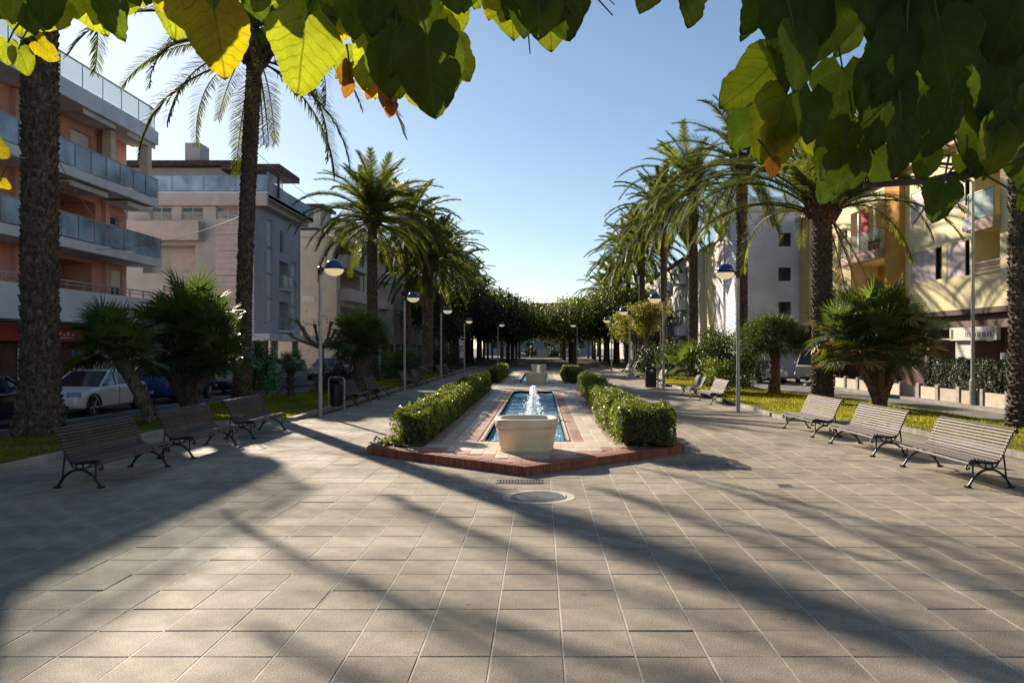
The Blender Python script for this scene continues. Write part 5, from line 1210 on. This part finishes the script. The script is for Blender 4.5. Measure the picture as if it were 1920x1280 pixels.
bl = [(6.44,12.95,0,'nearest slatted bench on the sunny right side, cut closest to the frame edge'),
      (6.42,16.35,0,'middle one of the three sunlit benches on the right'),
      (6.40,19.65,0,'farthest of the three sunlit slatted benches on the right'),
      (-6.6,12.92,180,'nearest slatted bench in the shade on the left'),
      (-6.6,16.08,180,'middle shaded bench in front of the leaning fan palm'),
      (-6.6,19.3,180,'third left bench, beside the sunlit patch of lawn'),
      (6.35,30.5,0,'grey looking bench on the right just before the first lamp post'),
      (6.35,34.4,0,'right bench behind the grey looking one near the dense bush'),
      (6.3,44.4,0,'small bench on the right partly behind the litter bin'),
      (6.3,58,0,'distant right bench nearer of the pale pair'),
      (6.3,61.5,0,'distant right bench farther of the pale pair'),
      (-6.6,29.6,180,'left bench right behind the litter bin'),
      (-6.6,33.4,180,'left bench beyond the one behind the litter bin'),
      (-6.6,41.6,180,'left bench just past the second lamp post'),
      (-6.6,45.2,180,'left bench next beyond the second lamp post bench'),
      (-6.6,56,180,'distant left bench near the third lamp'),
      (-6.6,60,180,'farthest distant left bench near the third lamp')]
bp = bench_proto(bl[0][3])
for i, (x, y, a, lb) in enumerate(bl):
    o = bp if i == 0 else copy_tree(bp, lb); o.location = (x, y, 0); o.rotation_euler = (0, 0, R(a)+random.gauss(0,.012))

# ================================================================== LAMPS
def lamp_proto():
    T = thing('street_lamp', (0,0,0), 'x', 'street lamp', 'blue domed street lamps along the promenade')
    b = MB(); b.lathe([(.085,0),(.085,.02),(.066,.03),(.066,1.2),(.060,1.25),(.048,4.40)], 14); b.build('pole', M['pole'], T, smooth=False)
    b = MB(); b.lathe([(.075,4.36),(.075,4.58),(.05,4.60)], 12); b.tube([(.0,0,4.51),(.30,0,4.52)], .045, 6); b.build('bracket', M['lamp_black'], T)
    cx = .42
    b = MB(); b.lathe([(.335,4.52),(.345,4.535),(.335,4.56),(.27,4.57)], 28, cx); b.build('brim', M['lamp_black'], T)
    b = MB(); b.lathe([(.275,4.571)]+[(.275*math.cos(t), 4.571+.25*math.sin(t)) for t in np.linspace(.1,1.5,9)], 28, cx); b.build('dome', M['lamp_blue'], T, smooth=True)
    b = MB(); b.lathe([(.02,4.31)]+[(.29*math.sin(t), 4.50-.19*math.cos(t)) for t in np.linspace(.15,1.35,8)]+[(.30,4.518)], 28, cx); b.build('bowl', M['lamp_glass'], T, smooth=True)
    return T
ll = [(-6.78,24.4,0,'nearest left street lamp with lit bowl before the beige block'), (-6.6,38.5,0,'second left street lamp with lit bowl'), (-6.45,51.5,0,'third left street lamp'),
      (-6.9,72,0,'fourth left street lamp, thin and dark'), (-4.6,86,0,'thin lamp in front of the alley trees left of the axis'),
      (6.4,25.6,180,'nearest right street lamp beside the round headed tree'), (6.1,39.2,180,'second right street lamp beside the black litter bin'), (6.05,53.5,180,'third right street lamp among yellow leaves'),
      (4.1,88,180,'thin lamp in front of the alley trees right of the axis'), (6.3,70,180,'fourth right street lamp, thin and distant')]
lp = lamp_proto()
for i, (x, y, a, lb) in enumerate(ll):
    o = lp if i == 0 else copy_tree(lp); o['label'] = lb; o.location = (x, y, 0); o.rotation_euler = (0,0,R(a))
    if i in (4, 8): o.scale = (1,1,1.02)
T = thing('road_lamp', (15.85, 29.0, 0), 'tall thin grey road lamp on the right pavement before the yellow block', 'street lamp')
b = MB(); b.lathe([(.12,0),(.12,.9),(.075,.95),(.05,8.2)], 10); b.build('pole', M['pole'], T); b = MB(); b.tube([(0,0,8.15),(-.5,0,8.6),(-1.3,0,8.75)], [.04,.035,.03], 6); b.build('arm', M['pole'], T)
b = MB(); b.box(-1.95,-1.3,-.14,.14,8.68,8.82); b.build('lamp_head', M['steel'], T)

# ================================================================== LITTER BINS
T = thing('litter_bin', (-6.95, 27.0, 0), 'grey metal litter bin on posts by the first left lamp', 'litter bin')
b = MB(); b.lathe([(.17,.12),(.2,.16),(.2,.80),(.215,.80),(.215,.86),(.19,.86),(.19,.2)], 20); b.build('barrel', M['iron'], T)
b = MB(); 
for x in (-.27,.27): b.tube([(x,0,0),(x,0,1.0)], .03, 8)
b.tube([(-.27,0,1.0),(-.22,0,1.08),(0,0,1.10),(.22,0,1.08),(.27,0,1.0)], .03, 8); b.build('post', M['pole'], T)
b = MB(); b.lathe([(.24,1.0),(.25,1.03),(.22,1.10),(.06,1.13)], 18); b.build('lid', M['lamp_black'], T)
T = thing('litter_bin', (5.75, 41.2, 0), 'black box litter bin on the right near the second lamp', 'litter bin')
b = MB(); b.chamfer(-.27,.27,-.22,.22,.05,1.08,.05); b.build('bin_body', M['iron'], T)
b = MB(); b.box(-.06,.1,-.235,-.222,.86,1.0); b.build('sticker', M['plate'], T)
b = MB(); b.box(-.29,.29,-.24,.24,1.081,1.12); b.build('lid', M['lamp_black'], T); b = MB(); b.tube([(.38,0,0),(.38,0,1.35)], .03, 8); b.build('post', M['pole'], T)

# ================================================================== CARS
def car(x, y, z, rz, paint, label, L=4.6, W=1.8, H=1.44, van=False, hood=.95):
    """car points towards local -Y (front), origin at ground centre"""
    T = thing('parked_car', (x, y, z), label, 'van' if van else 'car', 'cars and vans parked along the streets', rz)
    hw = W/2
    # body side outline as cross-sections from front to back : (y, z_low, z_belt, half width)
    st = [(-L/2,.42,.58,hw*.80),(-L/2+.06,.26,.68,hw*.88),(-L/2+.35,.20,.78,hw*.97),(-L/2+1.15,.20,.92,hw),(-L/2+1.5,.20,.95,hw),(0,.20,.97,hw),(L/2-1.2,.20,1.0,hw),(L/2-.5,.22,1.02,hw*.98),(L/2-.08,.30,.98,hw*.9),(L/2,.42,.75,hw*.84)]
    if van: st = [(-L/2,.35,.8,hw*.86),(-L/2+.08,.22,1.0,hw*.94),(-L/2+.6,.2,1.15,hw),(0,.2,1.2,hw),(L/2-.1,.2,1.2,hw),(L/2,.3,1.15,hw*.95)]
    b = MB(); n = 10
    for (yy, zl, zb, w) in st:
        zm = zl+(zb-zl)*.62
        b.v += [(-w*.86,yy,zl),(-w*.97,yy,zl+.08),(-w,yy,zm),(-w*.97,yy,zb-.04),(-w*.88,yy,zb),(w*.88,yy,zb),(w*.97,yy,zb-.04),(w,yy,zm),(w*.97,yy,zl+.08),(w*.86,yy,zl)]
    for i in range(len(st)-1):
        for k in range(n): b.f.append((i*n+k, i*n+(k+1)%n, (i+1)*n+(k+1)%n, (i+1)*n+k))
    b.f.append(tuple(range(n))[::-1]); b.f.append(tuple((len(st)-1)*n+k for k in range(n)))
    me = b.mesh('body', M[paint], True); o = link('body', me, T)
    o.modifiers.new('bev', 'SUBSURF').levels = 1; o.modifiers[0].render_levels = 2
    # greenhouse
    zb = 1.15 if van else .95
    gs = [(-L/2+(1.35 if not van else .55), zb-.02, zb+.0, hw*.86), (-L/2+(2.15 if not van else 1.15), H-.03, 0, hw*.70), (-L/2+2.5, H, 0, hw*.70), (L/2-1.3 if not van else L/2-.25, H-.02, 0, hw*.70), (L/2-.45 if not van else L/2-.06, zb+.02, 0, hw*.84)]
    g = MB()
    for yy, zt, _, w in gs: g.v += [(-hw*.90,yy,zb-.05) if zt > zb+.1 else (-w,yy,zb-.06), (-w,yy,zt), (w,yy,zt), (hw*.90,yy,zb-.05) if zt > zb+.1 else (w,yy,zb-.06)]
    for i in range(len(gs)-1):
        for k in range(3): g.f.append((i*4+k, (i+1)*4+k, (i+1)*4+k+1, i*4+k+1))
    G = g.build('windows', M['pane'], T)
    # roof panel and pillars in paint
    r = MB(); ys = [gs[1][0]-.02, gs[2][0], gs[3][0]+.02]; zs_ = [gs[1][1]+.012, gs[2][1]+.02, gs[3][1]+.012]
    for yy, zz_ in zip(ys, zs_): r.v += [(-hw*.73,yy,zz_-.05),(-hw*.68,yy,zz_),(hw*.68,yy,zz_),(hw*.73,yy,zz_-.05)]
    for i in range(2):
        for k in range(3): r.f.append((i*4+k,(i+1)*4+k,(i+1)*4+k+1,i*4+k+1))
    r.build('roof', M[paint], T, smooth=True)
    for s in (-1, 1):
        for a, c in (((gs[0][0]+.02, zb-.02, hw*.875),(gs[1][0], gs[1][1]-.01, hw*.715)), ((gs[3][0], gs[3][1]-.01, hw*.715),(gs[4][0], zb, hw*.86)), ((.1,zb,hw*.905),(.12,H-.03,hw*.715)), ((gs[3][0]-.15 if not van else .9,zb,hw*.905),(gs[3][0]-.15 if not van else .9,H-.03,hw*.715))):
            MB().tube([(s*a[2],a[0],a[1]),(s*c[2],c[0],c[1])], .035, 5).build('pillar', M[paint], T)
        m_ = MB(); m_.lathe([(.03,-.08),(.09,-.06),(.1,.04),(.05,.09)], 8, 0, 0); mo = m_.build('mirror', M[paint], T); mo.location = (s*(hw+.04), gs[0][0]+.42, zb+.06); mo.scale = (1,.7,.8)
        hl = MB(); hl.chamfer(-.20,.20,-.09,.09,-.07,.07,.03); ho = hl.build('headlight', M['headlight'], T); ho.location = (s*hw*.70, -L/2+.17, .70 if not van else .85); ho.rotation_euler = (R(68),0,s*R(22))
        d = MB(); d.box(s*hw-.004 if s > 0 else s*hw-.006, s*hw+.006 if s > 0 else s*hw+.004, .08, .095, .32, .9); d.build('door_gap', M['iron'], T)
    wm = MB()
    tp = MB(); tp.lathe([(.26,-.1),(.315,-.1),(.325,-.07),(.325,.07),(.315,.1),(.26,.1)], 24)
    tme = tp.mesh('tyre', M['tyre'])
    rp = MB(); rp.lathe([(.262,-.085),(.262,.085)], 20); 
    rp = MB()
    for k in range(5):
        a = 6.2832*k/5; rp.tube([(0,0,.075),(.25*math.cos(a),.25*math.sin(a),.085)], [.05,.035], 5)
    rp.lathe([(.27,.05),(.27,.09),(.235,.095),(.235,.05)], 20, cap=False); rp.lathe([(.26,.02),(.26,.021)], 20)
    rme = rp.mesh('rim', M['rim'])
    for s in (-1,1):
        for yy in (-L/2+.85, L/2-.85):
            o = link('wheel', tme, T, loc=(s*(hw-.11), yy, .325)); o.rotation_euler = (0, R(90)*s, 0); link('rim', rme, o)
            a_ = MB(); a_.tube([(s*(hw+.004), yy+.385*math.cos(t), .325+.385*math.sin(t)) for t in np.linspace(0,math.pi,13)], .035, 5); a_.build('wheel_arch', M['iron'], T)
    for yy, sgn in ((-L/2-.01,-1),(L/2+.01,1)):
        q = MB(); q.box(-.26,.26,yy-.008,yy+.008,.42,.53); q.build('number_plate', M['plate'], T)
    q = MB(); q.box(-hw*.6,hw*.6,-L/2-.002,-L/2+.03,.27,.38); q.build('grille', M['iron'], T)
    return T
zc = RZ+.001
car(-15.4, 27.2, zc, 0, 'paint_white', 'white saloon car parked behind the near left palm')
car(-15.5, 21.0, zc, 0, 'paint_dark', 'dark parked car half hidden behind the near left palm trunk')
car(-15.4, 33.3, zc, 0, 'paint_blue', 'deep blue van parked beyond the white saloon', H=1.85, van=True)
car(-15.4, 39.2, zc, 0, 'paint_dark', 'black car parked between the blue van and the green container', L=4.2)
car(-15.4, 57, zc, 0, 'paint_silver', 'silver car parked far off behind the pollarded tree', L=4.2)
car(-15.4, 63, zc, 0, 'paint_white', 'distant white car parked before the beige block', L=4.3)
car(14.4, 50.5, zc, 0, 'paint_silver', 'silver car on the right street behind the round headed tree', L=4.2, W=1.7)
car(17.0, 48.6, .014, R(-28), 'paint_cream', 'cream van parked to the right of the round headed tree', L=4.8, W=1.95, H=1.95, van=True)

# ================================================================== RECYCLING CONTAINERS
def igloo(x, y, m, label):
    T = thing('recycling_container', (x, y, zc), label, 'recycling container', 'recycling containers at the kerb')
    b = MB(); b.lathe([(.66,0),(.70,.05),(.72,.7),(.68,1.1),(.55,1.42),(.36,1.58),(.1,1.64)], 22); b.build('shell', M[m], T, smooth=True)
    b = MB(); b.lathe([(.13,0),(.13,.05)], 12); o = b.build('opening', M['iron'], T); o.location = (.35,-.58,1.22); o.rotation_euler = (R(75),0,R(30))
    b = MB(); b.tube([(-.12,0,1.6),(-.12,0,1.78),(.12,0,1.78),(.12,0,1.6)], .02, 5); b.build('lifting_hook', M['steel'], T)
igloo(-14.75, 42.2, 'green_plastic', 'green dome recycling container behind the tall left palm')
igloo(-14.45, 44.4, 'grey_plastic', 'grey dome container next to the green one')
igloo(-14.35, 46.3, 'grey_plastic', 'second grey dome container behind the little spiky palm')

# ================================================================== OVERHEAD CABLES
def cable(a, c, sag, label, r=.012, lights=0):
    a, c = Vector(a), Vector(c); pts = []
    for i in range(25):
        t = i/24; p = a.lerp(c, t); p.z -= sag*4*t*(1-t); pts.append(p)
    b = MB(); b.tube(pts, r, 4); o = b.build('overhead_cable', M['cable'], label=label, cat='cable', group='overhead cables on the left')
    return o
cable((-19.4, 12, 7.4), (-11.6, 18.9, 6.5), .1, 'slack cable meeting the near left palm trunk')
cable((-11.5, 18.95, 6.5), (-18.5, 36.0, 6.6), .5, 'thin cable from the near left palm to the coral block')
cable((-18.5, 33, 6.2), (-9.9, 27.5, 6.9), .35, 'cable stretched from the coral block to the tall left palm', .014)
cable((-9.9, 27.6, 8.9), (-12.3, 75, 12.4), 1.2, 'long thin cable running from the tall left palm over the beige block')
cable((-9.85, 27.55, 11.2), (-18.0, 50.0, 12.6), .8, 'high thin cable from the tall left palm crown to the mauve block')

# ================================================================== MULBERRY TREE OVER THE CAMERA
def mul_mesh(seed, lobed=0.0, m='leaf_young', curl=.12, fold=.12):
    """heart-shaped toothed leaf, unit length along -Y (tip at y=-1), petiole joint at origin"""
    rg = random.Random(seed); n = 30; ph = rg.uniform(0,6)
    def hw(t):          # half width as function of t (0 base ->1 tip)
        return .46*(math.sin(math.pi*min(1,(t+.10)/1.10)**.72)**.72)*(1+lobed*.25*math.sin(t*9+ph))
    rows = 22; cols = 6; V = []; UV = []; F = []
    for i in range(rows+1):
        t = i/rows
        for j in range(-cols, cols+1):
            s = j/cols; w = hw(t); x = w*s
            tooth = (.028*((t*16+(.5 if s > 0 else 0)) % 1.0)) if abs(j) == cols and 0 < t < 1 else 0
            x += math.copysign(tooth, s) if s else 0
            y = -t + (.17*abs(s)**1.6*(1-t)**3)*1.0 + (.02*math.sin(j*2+seed))
            if t < .02: y += .13*math.sin(math.pi*min(1,abs(s)*1.0))
            z = fold*abs(x)*1.2 - curl*(t**2) - curl*.9*abs(s)**2.2*w + .02*math.sin(x*17+ph)*math.cos(t*13+ph) + .012*math.sin((t-.8*abs(x))*41)
            V.append((x,y,z)); UV.append((x,t,0))
    c = 2*cols+1
    for i in range(rows):
        for j in range(c-1): a = i*c+j; F.append((a,a+1,a+c+1,a+c))
    me = bpy.data.meshes.new('leaf'); me.from_pydata(V, [], F); me.polygons.foreach_set('use_smooth', [True]*len(F)); me.materials.append(M[m])
    a = me.attributes.new('leafuv', 'FLOAT_VECTOR', 'POINT'); a.data.foreach_set('vector', np.array(UV, np.float32).ravel()); return me
LV = {k: [mul_mesh(i*7+j, lobed=(0 if i % 2 else .5), m='leaf_'+k, curl=.08+.1*i, fold=.05+.14*((i+1) % 3)) for i in range(4)] for j, k in enumerate(('young','yellow','dark','brown'))}
MT = thing('mulberry_tree', (1.9, -2.2, 0), 'mulberry tree whose large backlit leaves hang over the top of the view', 'tree')
TO = Vector((1.9, -2.2, 0))
def loc(p): return tuple(Vector(p)-TO)
b = MB(); b.tube([loc((1.9,-2.2,-.05)), loc((1.85,-2.15,1.2)), loc((1.9,-2.1,2.5)), loc((1.8,-1.9,3.2))], [.19,.15,.14,.13], 12); b.build('trunk', M['wood'], MT)
limbs = [[(1.85,-1.95,3.1),(1.6,-.6,3.35),(1.1,.6,3.3),(.5,1.35,3.06),(-.05,1.7,2.98),(-.6,1.8,2.92),(-1.25,1.8,2.95)],
         [(1.85,-2,3.0),(1.9,-.6,3.25),(1.6,.6,3.2),(1.2,1.2,2.95),(.95,1.5,2.62),(.80,1.7,2.50)],
         [(1.6,-.6,3.35),(1.7,.6,3.3),(1.6,1.4,3.05),(1.45,1.8,2.75)],
         [(1.1,.6,3.3),(.75,1.9,3.45),(.2,3.0,3.75),(-.4,3.7,4.0)],
         [(1.1,.6,3.3),(1.2,2.2,3.5),(.9,3.3,3.9)], [(-.05,1.7,2.98),(-.25,1.55,2.8)], [(-1.0,1.8,2.94),(-1.15,1.6,2.75)]]
tw = MB(); LR_ = random.Random(9)
for l in limbs: tw.tube([loc(tuple(p)) for p in catmull(l, 4)], list(np.linspace(.024 if len(l) > 4 else .014, .004, (len(l)-1)*4+1)), 6)
for _ in range(34):                           # fine leafless shoots between the leaves
    l = LR_.choice(limbs[:3]); p = Vector(LR_.choice(l[2:])); e = p+Vector((LR_.uniform(-.25,.25), LR_.uniform(-.1,.15), LR_.uniform(-.28,.05))); tw.tube([loc(tuple(p)), loc(tuple(p.lerp(e,.5)+Vector((0,0,.03)))), loc(tuple(e))], [.004,.003,.0015], 4)
tw.build('branch', M['wood'], MT)
f0 = 1484
LEAFN = 0; LK = .80; LR = random.Random(5)
pet = MB()
def leaf(px, py, L, rot, d, k, tilt=0, yaw=0, v=None):
    """leaf whose petiole joint sits where the view passes px,py at distance d; L leaf length in metres, rot = hanging angle (0 = tip down, + = tip to the left)"""
    global LEAFN
    p = Vector(((px-1013)*d/f0, d, 2.1-(py-652)*d/f0)); me = LV[k][v if v is not None else random.randrange(4)]; L *= LK; tilt += LR.uniform(-14,14); yaw += LR.uniform(-24,24); rot += LR.uniform(-8,8)
    o = link('leaf', me, MT, loc=loc(p)); s = L; o.scale = (s, s, s)
    # mesh tip along -Y, face +Z ; stand upright : -Y -> -Z, +Z -> towards -Y (camera side)
    m = Matrix.Rotation(R(90), 3, 'X'); m = Matrix.Rotation(R(tilt), 3, 'X') @ m; m = Matrix.Rotation(R(yaw), 3, 'Z') @ m; m = Matrix.Rotation(R(rot), 3, 'Y') @ m
    o.rotation_euler = m.to_euler(); LEAFN += 1
    up = m @ Vector((0, 1, 0)); q = p+up*s*.35+Vector((random.uniform(-.02,.02), .02, .03)); pet.tube([loc(p), loc(p.lerp(q,.5)+Vector((0,0,.004))), loc(q)], [.0016,.0018,.0022], 4, False)
def szm(px, d): return px*d/f0/1.0
# (px, py of leaf base, length px, rot, distance, kind, tilt, yaw, variant)
LS = [
 (30,-55,120,20,1.50,'young',10,10,0),(5,-40,95,-5,1.6,'dark',5,-20,1),(60,-30,125,5,1.62,'young',0,30,2),(85,-25,90,12,1.45,'dark',0,-5,3),(150,-60,150,-12,1.55,'young',15,10,1),
 (178,-50,150,0,1.42,'dark',5,-10,2),(115,-30,118,18,1.58,'young',0,25,0),(35,92,58,-18,1.5,'young',10,20,3),(70,78,62,-35,1.52,'yellow',5,-10,0),(15,80,52,10,1.55,'young',0,40,1),
 (-30,262,60,-62,1.5,'yellow',0,10,2),(0,340,26,-60,1.5,'yellow',0,10,2),(245,-18,62,10,1.6,'young',0,50,1),(262,-12,60,75,1.6,'young',-20,20,2),
 (330,-42,128,-8,1.46,'yellow',5,12,1),(345,-55,150,12,1.7,'young',8,15,3),(388,-62,118,-2,1.40,'dark',5,-12,0),
 (402,20,155,-9,1.35,'yellow',2,6,1),(425,-40,62,5,1.55,'young',10,-30,2),(572,40,176,14,1.28,'young',6,8,0),
 (515,-52,110,-20,1.6,'dark',0,10,1),(575,-60,130,-25,1.5,'young',0,5,2),(600,-58,120,-38,1.46,'young',5,-10,3),(640,-60,150,-12,1.55,'young',8,8,1),(648,-65,110,-10,1.62,'yellow',0,12,0),
 (612,20,60,-40,1.5,'dark',0,20,2),(655,40,50,20,1.5,'yellow',10,0,1),
 (715,-48,140,12,1.30,'dark',4,4,0),(775,-30,150,-14,1.36,'dark',2,-8,1),(812,-46,150,-22,1.44,'young',5,0,2),(800,66,176,0,1.26,'dark',0,6,3),(818,50,130,-18,1.48,'young',5,-6,1),
 (700,92,95,8,1.42,'young',10,10,2),(722,95,108,-8,1.36,'dark',5,-10,1),(745,125,75,-5,1.40,'young',0,10,0),(690,110,90,-20,1.5,'yellow',10,25,3),(770,140,80,-15,1.5,'young',5,0,2),
 (722,170,54,-12,1.44,'brown',5,20,1),(655,120,50,5,1.5,'brown',5,30,2),(685,128,56,-10,1.52,'yellow',0,-20,0),(700,150,44,15,1.5,'brown',0,30,3),(662,100,70,25,1.55,'young',0,20,1),
 (870,-45,75,-30,1.5,'young',0,0,3),(868,-70,105,5,1.42,'dark',5,0,2),(910,-40,46,0,1.5,'dark',0,0,1),(890,-60,90,-20,1.6,'young',10,20,0),
 (955,-50,145,2,1.46,'young',5,12,1),(975,-60,110,-10,1.52,'yellow',5,-12,2),(1010,-62,165,-6,1.34,'dark',4,6,0),(1040,-45,140,-22,1.40,'dark',5,-8,3),(1025,-10,122,-8,1.56,'young',6,10,2),(990,-65,130,16,1.40,'dark',0,10,1),(1075,-40,92,-20,1.36,'dark',0,12,2),
 (1232,-40,85,28,1.5,'dark',0,15,1),(1290,-58,140,2,1.46,'dark',0,32,0),
]
LS += [(20,-30,90,15,1.45,'young',10,-20,0),(50,10,70,-20,1.5,'dark',0,10,1),(120,10,60,20,1.5,'young',0,20,2),(190,-20,90,25,1.5,'young',5,0,3),(232,-55,80,-20,1.5,'dark',0,0,0),(300,-60,90,15,1.5,'dark',5,0,1),
 (435,-60,110,15,1.5,'young',5,0,2),(465,-50,100,-10,1.5,'dark',0,0,3),(500,-30,70,25,1.5,'young',0,20,0),(545,-20,80,-15,1.55,'young',0,0,1),(595,-20,90,10,1.5,'dark',5,0,2),(630,-10,90,-20,1.5,'young',5,10,3),
 (668,-10,100,10,1.4,'dark',0,0,0),(690,40,80,25,1.45,'young',5,0,1),(705,10,110,-12,1.36,'dark',5,0,2),(745,50,110,15,1.3,'dark',0,0,3),(840,-60,110,-15,1.4,'dark',0,0,0),(790,110,100,10,1.34,'dark',5,0,1),(842,80,95,-25,1.38,'young',0,0,2),
 (940,-30,80,20,1.5,'yellow',5,0,3),(965,-10,90,-10,1.5,'young',5,0,0),(1000,-20,110,12,1.36,'dark',0,0,1),(1055,-60,110,-5,1.4,'dark',0,0,2),(655,150,40,0,1.5,'brown',0,40,3),(735,195,34,10,1.44,'brown',0,10,0)]
LK = .80
for a in LS:
    px, py, Lp, rot, d, k = a[:6]; leaf(px, py, szm(Lp, d), rot, d, k, a[6], a[7], a[8])
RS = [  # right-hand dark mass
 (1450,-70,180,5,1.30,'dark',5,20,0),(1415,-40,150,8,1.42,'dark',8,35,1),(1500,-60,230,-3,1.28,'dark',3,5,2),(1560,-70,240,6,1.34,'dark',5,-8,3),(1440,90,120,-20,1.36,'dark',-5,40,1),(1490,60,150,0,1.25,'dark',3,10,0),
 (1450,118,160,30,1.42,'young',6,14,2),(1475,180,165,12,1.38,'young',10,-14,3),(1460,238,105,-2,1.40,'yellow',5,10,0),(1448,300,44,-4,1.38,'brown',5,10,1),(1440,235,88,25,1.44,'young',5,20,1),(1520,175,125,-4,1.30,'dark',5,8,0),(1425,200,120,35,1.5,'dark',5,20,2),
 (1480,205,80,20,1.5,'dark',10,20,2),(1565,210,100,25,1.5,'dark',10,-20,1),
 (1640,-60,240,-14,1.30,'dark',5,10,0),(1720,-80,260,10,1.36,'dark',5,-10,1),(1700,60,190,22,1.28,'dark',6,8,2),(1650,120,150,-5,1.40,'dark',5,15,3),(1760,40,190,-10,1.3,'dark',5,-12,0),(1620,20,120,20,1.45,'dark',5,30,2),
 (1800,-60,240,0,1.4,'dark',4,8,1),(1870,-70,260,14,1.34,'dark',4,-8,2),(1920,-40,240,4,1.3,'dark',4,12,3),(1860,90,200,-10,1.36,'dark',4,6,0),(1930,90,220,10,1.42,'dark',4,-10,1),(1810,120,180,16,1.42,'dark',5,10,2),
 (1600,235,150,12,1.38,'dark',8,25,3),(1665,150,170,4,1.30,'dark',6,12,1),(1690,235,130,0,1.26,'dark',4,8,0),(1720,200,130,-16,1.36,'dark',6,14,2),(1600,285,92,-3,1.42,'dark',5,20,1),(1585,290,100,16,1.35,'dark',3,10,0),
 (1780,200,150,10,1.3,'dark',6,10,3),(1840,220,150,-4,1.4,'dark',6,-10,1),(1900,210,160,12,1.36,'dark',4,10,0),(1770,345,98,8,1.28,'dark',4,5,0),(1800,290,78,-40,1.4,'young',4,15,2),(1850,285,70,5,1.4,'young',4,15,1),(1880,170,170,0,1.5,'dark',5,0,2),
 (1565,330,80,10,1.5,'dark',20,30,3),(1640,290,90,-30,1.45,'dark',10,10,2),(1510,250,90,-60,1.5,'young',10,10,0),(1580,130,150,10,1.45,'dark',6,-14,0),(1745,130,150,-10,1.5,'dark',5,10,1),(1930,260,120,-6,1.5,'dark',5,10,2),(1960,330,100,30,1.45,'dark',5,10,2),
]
RS += [(1420,-60,110,0,1.4,'dark',0,0,0),(1530,0,130,15,1.3,'dark',0,0,2),(1680,-20,150,10,1.3,'dark',0,0,0),(1840,10,150,10,1.36,'dark',0,0,2),(1940,150,150,0,1.4,'dark',0,0,0),(1870,240,120,20,1.36,'young',0,0,1),(1660,80,130,-20,1.32,'dark',0,0,2),(1740,280,80,10,1.4,'dark',0,0,1)]
LK = .75
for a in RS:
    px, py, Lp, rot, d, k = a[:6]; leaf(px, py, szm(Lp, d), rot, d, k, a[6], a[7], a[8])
pet.build('petiole', M['petiole'], MT, kind='stuff')
# unseen leaves added above the view to shade the right-hand cluster, and overhead crown
rg = random.Random(77)
for i in range(150):
    if i < 105: p = Vector((rg.uniform(-.9,1.1), rg.uniform(2.4,4.1), 0)); p.z = 3.42+(p.y-2.4)*.47+rg.uniform(.0,.45)
    else: p = Vector((rg.uniform(-.6,2.4), rg.uniform(-1.5,1.6), rg.uniform(3.3,3.9)))
    o = link('leaf', rg.choice(LV['dark']), MT, loc=loc(p)); s = rg.uniform(.15,.24); o.scale = (s,s,s); o.rotation_euler = (rg.uniform(.2,1.7), rg.uniform(-.6,.6), rg.uniform(0,6.28))
    if LEAFN >= 290: break
    LEAFN += 1
# twig with knuckles seen among the right-hand leaves
b = MB(); b.tube([loc((x_,y_,z_)) for x_,y_,z_ in ((1.05,1.5,2.62),(.90,1.45,2.47),(.80,1.42,2.42),(.70,1.42,2.40),(.58,1.42,2.39))], [.009,.008,.013,.007,.005], 6)
b.build('twig', M['wood'], MT)
